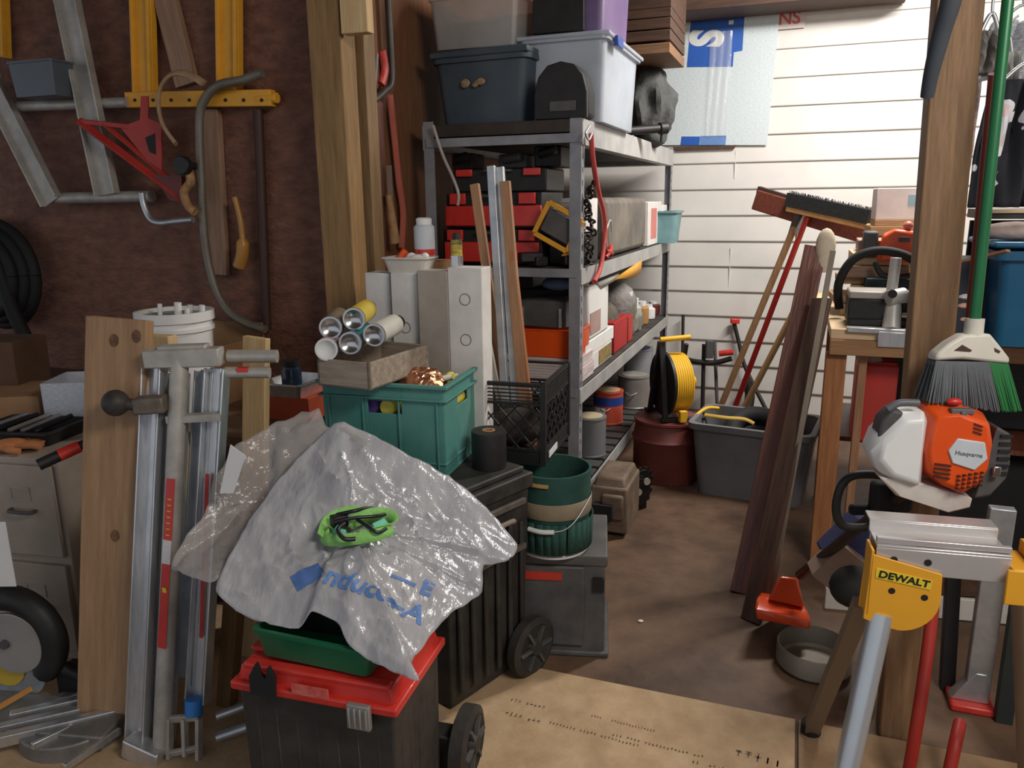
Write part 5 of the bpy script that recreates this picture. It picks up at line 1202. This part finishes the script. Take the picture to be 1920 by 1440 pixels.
def bristle(name,quad,m,n):
    mb=MB(); (ax,az),(bx,bz),(cx,cz),(dx,dz)=quad
    for i in range(n):
        for j in range(4):
            s_=(i+rr.random())/n; y=-.018+.012*j
            X0=ax+(bx-ax)*s_; Z0_=az+(bz-az)*s_; X1=dx+(cx-dx)*s_; Z1_=dz+(cz-dz)*s_
            mb.cyl((X0,y,Z0_),(X1+rr.uniform(-.002,.002),y*1.9+rr.uniform(-.004,.004),Z1_+rr.uniform(-.004,.004)),.0016,.0013,n=4,caps=False)
    mb.box(((ax+bx)/2,0,(az+bz)/2-.006),(abs(bx-ax),.036,.01)); return mb.build(name,m,t)
bristle('grey_bristles',[bpx(*q) for q in ((1752,676),(1852,677),(1876,768),(1736,752))],mat('grey_bristle',(92,96,100),.8,var=.2),110)
bristle('green_bristles',[bpx(*q) for q in ((1852,677),(1888,681),(1914,766),(1876,768))],mat('green_bristle',(20,112,48),.7),46)
# ================================================================ trimmer
YT=1.70
c=D(1790,862,YT); k2=(D(1800,862,YT)-D(1790,862,YT)).length/10; k2z=(D(1790,852,YT)-D(1790,862,YT)).z/10
t=thing('string_trimmer','orange and white string trimmer hanging by its engine before the post','trimmer',c,-8)
def tp(px,py,y=0): return Vector(((px-1790)*k2,y,-(py-862)*k2z))
front=[(1742,772),(1800,768),(1850,785),(1866,815),(1866,880),(1855,915),(1820,938),(1780,925),(1748,900),(1732,860),(1733,810)]
pts=[tp(x,y,0) for x,y in [(1750,785),(1800,780),(1842,795),(1852,830),(1850,880),(1838,908),(1812,925),(1780,912),(1752,888),(1742,850)]]+[tp(x,y,.06) for x,y in front]+[tp(x,y,.1) for x,y in front]
MB().hull(pts).build('engine_cover', orangep, t, bevel=.008)
hx=[(1790,822),(1838,828),(1846,858),(1826,880),(1786,868),(1776,845)]
plate=MB().prism([(tp(x,y).x,tp(x,y).z) for x,y in hx],-.004,.004).build('logo_plate', mat('pale_plate',(200,206,212),.4), t, bevel=.002)
lettering('Husqvarna',.014,mat('grey_ink',(90,100,110),.6),plate,(tp(1812,850).x,-.0045,tp(1812,850).z),rot=-6)
dv=mat('dark_vent',(70,24,10),.8)
for i in range(4): MB().box(tp(1770,872+i*8,-.001),(.036,.006,.004),Matrix.Rotation(rad(6),3,'Y')).build('vent_slot', dv, t)
for i in range(4):
    for j in range(5): MB().box(tp(1800+j*10,892+i*8-(j*2),-.0015),(.007,.006,.004)).build('vent_hole', dv, t)
for i in range(3): MB().box(tp(1823,797+i*7,.0),(.02,.006,.003),Matrix.Rotation(rad(20),3,'Y')).build('vent_slot', dv, t)
pts=[]
for x,y in ((1690,785),(1735,780),(1745,800),(1738,870),(1745,925),(1700,915),(1662,895),(1645,860),(1655,825)): pts+= [tp(x,y,.03),tp(x,y,.1)]
for x,y in ((1700,795),(1730,792),(1730,870),(1732,912),(1690,900),(1662,870),(1668,830)): pts.append(tp(x,y,.005))
MB().hull(pts).build('fuel_tank', mat('tank_white',(226,226,224),.35,var=.03), t, bevel=.014)
MB().hull([tp(x,y,q) for x,y in ((1665,905),(1745,915),(1838,940),(1836,958),(1800,970),(1700,940)) for q in (.02,.09)]).build('base_plate', mat('dirty_cream_base',(190,172,156),.5,scale=9,rgb2=(216,208,200)), t, bevel=.004)
MB().hull([tp(x,y,q) for x,y in ((1660,800),(1678,778),(1698,782),(1692,805),(1672,835),(1656,830)) for q in (.02,.08)]).build('filter_cover', dgrey, t, bevel=.006)
MB().hull([tp(x,y,q) for x,y in ((1868,805),(1895,820),(1900,870),(1895,905),(1870,940),(1845,945),(1866,900)) for q in (.03,.09)]).build('starter_housing', dgrey, t, bevel=.008)
mb=MB()
for i in range(6): mb.box(tp(1885,822+i*14,.028),(.026,.006,.006))
mb.build('housing_fins', black, t)
MB().box(tp(1798,776,.02),(.05,.02,.012)).box(tp(1798,786,.01),(.012,.014,.03)).build('trigger_lever', mat('grey_lever',(98,98,104),.5), t, bevel=.002)
MB().tube([tp(1670,778,.03),tp(1690,766,.03),tp(1725,765,.03)],.009).build('throttle_cable', mat('grey_lever'), t)
MB().sphere(tp(1790,763,.04),.011,(1.6,1,.8)).build('red_button', redp, t)
MB().box(tp(1873,887,.02),(.016,.01,.026)).build('chrome_clip', chrome, t, bevel=.002)
gd=D(1500,1078,2.42)
iv=(Matrix.Translation(c)@Matrix.Rotation(rad(-8),4,'Z')).inverted()
MB().cyl(tp(1745,930,.07),iv@gd,.016).build('shaft', mat('dark_shaft',(62,52,48),.4,.4), t)
mb=MB()
gl=iv@D(1470,1135,2.42)
def gp(px,py,Y): return iv@D(px,py,Y)
pts=[gp(1463,1078,2.42),gp(1498,1082,2.42),gp(1478,1076,2.5),gp(1418,1112,2.42),gp(1415,1150,2.36),gp(1425,1160,2.36),gp(1510,1180,2.34),gp(1521,1160,2.36),gp(1515,1140,2.42),gp(1500,1115,2.5),gp(1440,1105,2.52),gp(1420,1140,2.5),gp(1510,1160,2.5)]
MB().hull([gp(1415,1143,2.36),gp(1419,1162,2.36),gp(1518,1181,2.33),gp(1521,1160,2.35),gp(1420,1118,2.42),gp(1512,1138,2.44),gp(1425,1110,2.52),gp(1505,1125,2.54),gp(1450,1140,2.56),gp(1500,1150,2.56)]).hull([gp(1463,1080,2.42),gp(1496,1084,2.42),gp(1465,1080,2.48),gp(1495,1084,2.48),gp(1440,1125,2.4),gp(1508,1140,2.4),gp(1440,1120,2.52),gp(1505,1135,2.52)]).build('guard', mat('guard_orange',(226,66,16),.25,coat=.5,var=.06), t, bevel=.008)
# black loop handle
mb=MB().tube([D(x,y,1.86) for x,y in ((1700,898),(1640,890),(1600,892),(1578,910),(1568,945),(1572,975),(1590,988),(1640,985),(1680,960))],.011)
t=thing('loop_handle','black looped trimmer handle beside the white fuel tank','handle'); t.rotation_euler=(0,0,0)
mb.build('loop', black, t)
MB().box(D(1670,930,1.88),(.1,.05,.08)).box(D(1620,955,1.9),(.08,.03,.03)).build('grip_block', blackr, t, bevel=.012)
MB().sphere(D(1680,972,1.84),.014,(1.4,.6,.9)).build('red_trigger', redp, t)
# blue box + cardboard label hanging
P=[D(1575,1030,1.9)]
t=thing('blue_bag','dark blue fabric case tilted behind the yellow stand bracket','case',D(1606,1032,2.22),-10)
MB().box((0,.06,0),(.125,.1,.17),Matrix.Rotation(rad(38),3,'Y')).build('case_body', mat('navy_fabric',(52,58,104),.8,var=.2,bump=.1), t, bevel=.012)
MB().box((-.055,.0,-.05),(.098,.09,.135),Matrix.Rotation(rad(38),3,'Y')).build('tan_panel', mat('tan_panel_m',(158,132,116),.7,var=.05), t, bevel=.003)
solo('black_motor','round black motor housing under the tan panel','motor',MB().sphere((0,0,0),.06,(1.1,1,1)).cyl((.03,-.06,0),(.08,-.05,0),.02),blackr,D(1600,1100,2.0),0)
# ================================================================ yellow saw stand
YS=1.52
a=D(1632,1000,YS); b=D(1895,1035,YS-.0)
a=D(1640,1060,1.50); b=D(1892,1083,1.44); dS=(b-a); LS=dS.length; MS,_=along(a,b,V)
t=thing('saw_stand','aluminium topped saw stand with yellow bracket and long legs at right','saw stand',a,math.degrees(math.atan2(dS.y,dS.x)))
ex=Vector((LS,0,b.z-a.z))
mb=MB(); 
def sb(c_,sz): mb.box(c_,sz)
mb.box((LS/2,.0,.015),(LS,.006,.055)); mb.box((LS/2,.04,.045),(LS,.085,.006)); mb.box((LS/2,.085,.055),(LS,.006,.026)); mb.box((LS/2,.11,.068),(LS,.05,.005)); mb.box((LS/2,.008,.057),(LS,.012,.012)); mb.box((LS/2,.07,.015),(LS,.006,.055))
mb.build('top_beam', mat('stand_aluminium',(214,210,208),.32,.55,var=.05), t, bevel=.0015)
mb=MB()
for x in (.035,.1): mb.cyl((x,-.004,.018),(x,-.0035,.018),.0075,n=16)
mb.build('holes', inkblack, t)
kk=k3=(D(1700,1100,1.5)-D(1690,1100,1.5)).length/10
def yp(px,py): return ((px-1640)*kk, -(py-1060)*kk*1.05)
pl_=[yp(1632,1035),yp(1752,1062),yp(1755,1110)]+[(yp(1690,1108)[0]+(65*kk)*math.cos(rad(q)), yp(1690,1112)[1]-(62*kk*1.1)*math.sin(rad(q))) for q in (8,20,32,44,56,68,80,90)]+[yp(1660,1172),yp(1627,1160)]
mb=MB().prism(pl_,-.012,-.006); mb.prism(pl_,.04,.046)
mb.box((yp(1632,0)[0]+.001,.017,yp(0,1090)[1]),(.006,.058,.15)); 
br=mb.build('yellow_bracket', dyellow, t, bevel=.0015)
lb=[yp(1641,1060),yp(1737,1075),yp(1735,1092),yp(1641,1078)]
lp=MB().prism(lb,-.0135,-.012).build('label_plate', label_y, br)
lettering('DEWALT',.0215,inkblack,lp,((lb[0][0]+lb[1][0])/2,-.0138,(lb[0][1]+lb[3][1]+lb[1][1]+lb[2][1])/4),rot=-8,bold=.0006,sc=(1.15,1,1))
mb=MB()
for px,py,r_ in ((1671,1101,.007),(1727,1108,.007)): x_,z_=yp(px,py); mb.cyl((x_,-.0125,z_),(x_,-.011,z_),r_,n=18)
mb.build('bracket_holes', inkblack, br)
x_,z_=yp(1656,1153); MB().cyl((x_,-.0145,z_),(x_,-.012,z_),.0055,n=6).build('bolt', chrome, br)
Ms=Matrix.Translation(a)@Matrix.Rotation(math.atan2(dS.y,dS.x),4,'Z'); iS=Ms.inverted()
foot1=G(1520,1372,0.012); MB().beam(iS@D(1618,1130,1.55),iS@foot1,.038,.028,(1,0,0)).build('leg', mat('tan_grey_leg',(134,118,98),.45,.3,var=.06), t)
MB().cyl(iS@(foot1+Vector((.0,0,.03))),iS@(foot1-Vector((0,0,.01))),.027,.028).build('rubber_foot', blackr, t)
foot2=D(1585,1440,1.5); A2=D(1652,1150,1.5); d=(D(1588,1440,1.42)-A2); k=(.012-A2.z)/d.z
MB().cyl(iS@A2,iS@(A2+d*k),.025).build('leg', mat('bright_leg',(196,202,208),.3,.6,var=.04), t)
MB().cyl(iS@(A2+d*(k-.04)),iS@(A2+d*k),.023).build('rubber_foot', blackr, t)
mb=MB().box((LS+.018,.03,.02),(.04,.1,.014)).box((LS+.018,-.02,-.012),(.06,.008,.075)).box((LS+.045,.03,.02),(.01,.1,.07)); mb.build('end_bracket', dyellow, t, bevel=.002)
# far legs of the stand beyond the frame
MB().cyl((LS+.04,.03,-.02),iS@Vector(((Ms@Vector((LS+.3,0,0))).x,(Ms@Vector((LS+.2,-.2,0))).y,.012)),.0165).build('leg', MATS['bright_leg'], t)
MB().cyl((LS+.04,.06,-.02),iS@Vector(((Ms@Vector((LS+.32,0,0))).x,(Ms@Vector((LS+.3,.35,0))).y,.012)),.0165).build('leg', MATS['tan_grey_leg'], t)
# ================================================================ lower right clutter
def fl(px,py): return G(px,py,.0)
A=G(1704,1455,.02); B=D(1762,1070,1.98)
t=thing('red_jack_stand','dark red steel sawhorse leg standing behind the yellow bracket','stand'); t.rotation_euler=(0,0,0)
MB().tube([G(1700,1470,.012),D(1722,1340,1.72),D(1742,1200,1.8),D(1757,1060,1.86)],.0155,smooth=3).build('front_leg', redpaint, t)
MB().tube([G(1775,1470,.012),D(1790,1400,1.74),D(1800,1355,1.8)],.016,smooth=3).build('rear_leg', redpaint, t)
t=thing('galvanised_prop','galvanised steel prop with red foot standing behind the saw stand','prop')
f_=G(1818,1322,.0); t.location=f_; t.rotation_euler=(0,0,rad(-YAW))
MB().box((0,0,.012),(.12,.1,.024)).build('red_foot', redp, t, bevel=.006)
top_=D(1838,1075,2.1)
MB().box((.012,0,.33),(.065,.035,.62)).prism([(-.06,.024),(.045,.024),(.03,.12),(.0,.12)],-.02,.02).build('shaft', steel, t, bevel=.003)
floorA=G(1895,1350,0)
stick('green_pole','dark grey green square pole standing at the lower right edge','pole',G(1880,1352,0),D(1925,1040,1.98),.045,.03,mat('grey_green_metal',(52,60,58),.5,.3),U)
stick('black_post','black square tube standing between the red leg and the prop','tube',G(1775,1290,0),D(1788,1060,2.2),.04,.04,black,U)
# white panels behind
q_,w,h=face(1560,1920,1118,1205,Y=2.55)
t=solo('skirting_plank','white horizontal plank low behind the stand legs under the bench','panel',MB().box((0,0,h/2),(w+.2,.02,h)),mat('dusty_white_panel',(206,200,190),.6),(q_.x+.05,q_.y,q_.z),-YAW+8,bevel=.003)
solo('dark_box','dark box standing under the white horizontal panel','box',MB().box((0,.1,q_.z/2),(w*.9,.2,q_.z-.004)),black,(q_.x+.05,q_.y-.02,0),-YAW+8)
solo('bench_shade_filler','black box added to darken the shelf under the right bench behind the red can','crate',MB().box((0,.1,.21),(1.2,.2,.42)),black,BP(.75,.5,.512),-YAW,bevel=.01)  # black filler added so the space under the bench reads dark
solo('under_bench_bin','large black bin standing under the right workbench','bin',MB().box((0,.2,.22),(.5,.4,.44)),blackr,BP(.62,.3,0),-YAW,bevel=.02)
stick('bench_brace','reddish wooden stud standing under the right workbench','board',BP(.4,.0,0),BP(.36,.02,ZB-.1),.06,.04,wood_orange,U)
# round pan
pc=(G(1463,1222,.05)+G(1590,1222,.05))/2; r=(G(1463,1222,.05)-G(1590,1222,.05)).length/2*1.06; 
t=thing('metal_ring','dull grey round metal pan tilted on the floor by the aisle','pan',(pc.x,pc.y,.001),0)
MB().lathe([(r*.9,0),(r,.012),(r,.075),(r*.97,.08),(r*.965,.075),(r*.965,.014),(r*.88,.006),(0,.006),(0,0),(r*.9,0)],44).build('pan_body', mat('dull_pan',(132,124,110),.55,.4,scale=5,rgb2=(156,148,134)), t)
solo('floor_chip','small pale chip of wood lying on the brown floor','chip',MB().sphere((0,0,.004),.008,(1.3,1,.5)),paper,G(1201,1166,0),0)
# ================================================================ plastic bag
ctr=D(650,1000,1.84)
def bagpt(px,py,Y): return D(px,py,Y)
outline=[(628,795,2.08),(690,812,2.08),(760,850,2.08),(815,880,2.08),(875,918,2.07),(930,975,2.04),(970,1022,1.98),(955,1048,1.93),(908,1060,1.9),(905,1100,1.82),(900,1122,1.80),(850,1145,1.72),(810,1190,1.62),(778,1228,1.55),(772,1240,1.52),(786,1278,1.42),(745,1262,1.44),(700,1242,1.47),(655,1208,1.5),(630,1165,1.56),(585,1148,1.58),(560,1178,1.58),(500,1168,1.60),(440,1145,1.62),(405,1110,1.66),(420,1060,1.72),(450,1010,1.78),(480,960,1.85),(520,900,1.93),(575,840,2.02)]
OP=[bagpt(*q) for q in outline]; n=len(OP)
mb=MB(); NU,NV=200,44; g=[]
def wr(x,y):
    a_=1-abs(noise.noise(Vector((x*5+.3*y,y*6,1.3))))*2; b_=1-abs(noise.noise(Vector((x*11,y*15+x*6,7))))*2; c_=1-abs(noise.noise(Vector((x*26,y*24,4))))*2
    return .022*a_*a_+.012*b_*b_*b_+.005*c_*c_
for i in range(NU):
    s_=i/NU*n; k=int(s_)%n; f_=s_-int(s_); p0,p1,p2,p3=OP[(k-1)%n],OP[k],OP[(k+1)%n],OP[(k+2)%n]
    P=.5*((2*p1)+(p2-p0)*f_+(2*p0-5*p1+4*p2-p3)*f_**2+(3*p1-p0-3*p2+p3)*f_**3)
    if f_*0==0: P=p1.lerp(p2,f_)*.4+P*.6
    row=[]
    for j in range(1,NV+1):
        q=j/NV; W=ctr.lerp(P,q); W=W+Vector((0,0,1))*((wr(W.x,W.y)-.014)*(1-.5*q*q)*(.3+.7*min(1,q*3))) + Vector((0,0,.03*(1-q**2)))
        row.append(mb.bm.verts.new(W))
    g.append(row)
cv=mb.bm.verts.new(ctr+Vector((0,0,.03)))
for i in range(NU):
    a_,b_=g[i],g[(i+1)%NU]; mb.bm.faces.new((cv,a_[0],b_[0]))
    for j in range(NV-1): mb.bm.faces.new((a_[j],a_[j+1],b_[j+1],b_[j]))
bagm=mat('plastic_bag_m',(168,168,174),.2,scale=4,rgb2=(198,196,198),alpha=.8,bump=.35,bscale=22,stretch=(1.8,.6,1))
bag=thing('plastic_bag','large translucent crumpled plastic bag with blue print on the tool boxes','bag'); bag.rotation_euler=(0,0,0)
bo=mb.build('bag_sheet', bagm, bag, solid=.0015)
bvh=BVHTree.FromObject(bo, bpy.context.evaluated_depsgraph_get()) if False else None
dg=bpy.context.evaluated_depsgraph_get(); dg.update()
me=bo.data; bvh=BVHTree.FromPolygons([v.co.copy() for v in me.vertices],[tuple(p.vertices) for p in me.polygons])
def drape(txt,size,px0,py0,px1,py1,m,par,shear=0,bold=.0):
    A=D(px0,py0,1.75); 
    def hit(px,py):
        r_=ray(px,py).normalized(); h_=bvh.ray_cast(Vector((0,0,EYE)),r_); return h_[0] if h_[0] else D(px,py,1.75)
    P0,P1=hit(px0,py0),hit(px1,py1); ux=(P1-P0); L=ux.length; ux.normalize(); nn=Vector((0,-.62,.78)); up=nn.cross(ux).normalized()
    tb_=text_mb(txt,size,depth=0,bold=bold,shear=shear); bm=tb_.bm
    bmesh.ops.triangulate(bm,faces=bm.faces[:]); 
    for _ in range(3):
        le=[e for e in bm.edges if e.calc_length()>.008]
        if le: bmesh.ops.subdivide_edges(bm,edges=le,cuts=1); bmesh.ops.triangulate(bm,faces=bm.faces[:])
    mid=(P0+P1)/2
    xs=[v.co.x for v in bm.verts]; sc_=L/(max(xs)-min(xs))
    for v in bm.verts:
        w_=mid+ux*v.co.x*sc_+up*v.co.y*sc_*1.0; h_=bvh.ray_cast(w_+nn*.6,-nn)
        v.co=(h_[0]+nn*.0025) if h_[0] else w_
    return tb_.build('blue_lettering',m,par,smooth=True)
drape('nduco-A',.1,612,1078,796,1158,inkblue,bag,bold=.003)
drape('— E',.05,735,1078,812,1108,inkblue,bag,bold=.002)
drape('■' if False else '-',.1,548,1090,600,1062,mat('bag_blue_stamp',(84,120,184),.5),bag,bold=.012)
# crinkled clear film at left: second layer of the bag
ctr2=D(500,930,1.98)
ol=[(598,765,2.07),(612,800,2.07),(655,800,2.06),(700,830,2.04),(600,880,1.98),(560,940,1.9),(500,1010,1.82),(440,1070,1.74),(400,1095,1.68),(345,1075,1.74),(318,1062,1.78),(345,1010,1.82),(385,960,1.88),(400,900,1.94),(430,850,1.98),(470,820,2.02),(520,790,2.06)]
OP=[D(*q) for q in ol]; n=len(OP); mb=MB(); NU,NV=84,18; g=[]
for i in range(NU):
    s_=i/NU*n; k=int(s_)%n; f_=s_-int(s_); P=OP[k].lerp(OP[(k+1)%n],f_)
    g.append([mb.bm.verts.new((lambda W,q: W+Vector((0,-.4,1)).normalized()*(abs(noise.noise(Vector((W.x*18,W.z*18,3))))*.04+noise.noise(Vector((W.x*50,W.z*50,9)))*.012-.01)*(1-.4*q))(ctr2.lerp(P,j/NV),j/NV)) for j in range(1,NV+1)])
cv=mb.bm.verts.new(ctr2)
for i in range(NU):
    a_,b_=g[i],g[(i+1)%NU]; mb.bm.faces.new((cv,a_[0],b_[0]))
    for j in range(NV-1): mb.bm.faces.new((a_[j],a_[j+1],b_[j+1],b_[j]))
mb.build('clear_film_layer', mat('crinkled_film',(196,188,182),.1,alpha=.42,var=.1,bump=.5,bscale=22), bag, solid=.0012)
MB().prism([(0,0),(.035,-.0),(.075,.1),(.04,.13)],-.001,.001,Matrix.Translation(D(412,925,1.86))).build('white_tag', label_w, bag)
# what the bag lies on
p_=CH.matrix_world
solo('support_box','dark plastic box under the plastic bag behind the red lid','box',MB().box((0,.0,.045),(.24,.12,.09)),black,(ctr.x-.03,1.74,.48),ang,bevel=.01)
# green ratchet strap
sc=D(672,1012,1.80); h_=bvh.ray_cast(Vector((sc.x,sc.y,3)),Vector((0,0,-1))); sc=Vector((sc.x,sc.y,(h_[0].z if h_[0] else sc.z)+.006))
t=thing('ratchet_strap','bundled lime green ratchet strap with black hooks lying on plastic bag','strap',sc,10)
lime=mat('lime_webbing',(140,206,104),.8,var=.15,scale=30,bump=.2,bscale=150); lt=mat('mint_webbing',(110,200,176),.8)
def ribbon(pts,w,m,nm='webbing'):
    mb=MB(); pts=[Vector(p) for p in pts]; q=[]; P=[pts[0]]+pts+[pts[-1]]
    for i in range(1,len(P)-2):
        for k in range(6):
            s_=k/6; a_,b_,c_,d_=P[i-1:i+3]; q.append(.5*((2*b_)+(c_-a_)*s_+(2*a_-5*b_+4*c_-d_)*s_*s_+(3*b_-a_-3*c_+d_)*s_**3))
    q.append(pts[-1]); prev=None
    for i,p in enumerate(q):
        tg=(q[min(i+1,len(q)-1)]-q[max(i-1,0)]).normalized(); nrm=Vector((0,-.5,.85)).cross(tg).normalized(); nrm=(nrm+Vector((0,-.3,1.0))).normalized()
        a_=mb.bm.verts.new(p-nrm*w/2); b_=mb.bm.verts.new(p+nrm*w/2)
        if prev: mb.bm.faces.new((prev[0],a_,b_,prev[1]))
        prev=(a_,b_)
    return mb.build(nm,m,t,solid=.003)
ribbon([(-.085,-.02,.015),(-.07,.045,.03),(-.02,.075,.035),(.03,.06,.03),(.02,.03,.04),(-.03,.04,.045)],.034,lime)
ribbon([(-.02,.0,.035),(.03,.025,.045),(.075,.03,.04),(.09,.0,.03),(.05,-.02,.03),(.0,-.035,.028)],.032,lime)
ribbon([(-.08,.0,.02),(-.075,-.035,.015),(-.04,-.05,.016),(.0,-.052,.018),(.05,-.045,.02),(.085,-.015,.02)],.03,lime)
ribbon([(-.055,-.01,.03),(-.05,-.035,.03),(-.03,-.045,.026)],.026,lt); ribbon([(.04,-.035,.036),(.06,-.02,.038),(.07,-.0,.036)],.02,lt); ribbon([(-.08,.0,.01),(-.04,.06,.012),(.03,.07,.012),(.08,.03,.012)],.03,lime)
MB().tube([(-.05,.03,.05),(-.01,.02,.06),(.03,.045,.055),(.05,.06,.04)],.005).tube([(-.06,-.02,.05),(-.01,-.012,.055),(.04,.0,.05),(.07,.02,.045)],.0045).tube([(-.03,-.03,.05),(-.045,-.055,.045),(-.03,-.075,.03),(-.005,-.07,.025)],.0055).tube([(.0,-.01,.05),(.03,-.045,.04),(.05,-.055,.03),(.07,-.035,.03)],.0045).build('steel_hooks', mat('dark_hook_steel',(60,60,62),.35,.7), t)
MB().box((-.045,.02,.038),(.04,.03,.03),Matrix.Rotation(.4,3,'Z')).build('ratchet_body', black, t, bevel=.003)
# ================================================================ light
def area(name, loc, size, power, col, tgt, shape='RECTANGLE', sy=None):
    l=bpy.data.lights.new(name,'AREA'); l.energy=power; l.color=col; l.shape=shape; l.size=size; l.size_y=sy or size
    o=bpy.data.objects.new(name,l); COL.objects.link(o); o.location=loc; o.rotation_euler=(Vector(tgt)-Vector(loc)).to_track_quat('-Z','Y').to_euler(); return o
area('shop_tube_light', (2.0,3.6,2.9), 1.2, 72, (1,.96,.91), (1.6,4.4,.9), sy=.15)
area('front_fill_light', (1.5,.1,2.8), 1.1, 40, (1,.95,.88), (.8,2.4,.3), sy=.6)  # added fill above the camera to brighten the foreground, not an actual fixture
w=bpy.data.worlds.new('world'); SC.world=w; w.use_nodes=True; w.node_tree.nodes['Background'].inputs[0].default_value=(.85,.9,1,1); w.node_tree.nodes['Background'].inputs[1].default_value=.45
vs=SC.view_settings; vs.view_transform='Standard'; vs.look='None'; vs.gamma=1; vs.exposure=.3; vs.use_curve_mapping=False
SC.cycles.max_bounces=6; SC.cycles.transparent_max_bounces=12
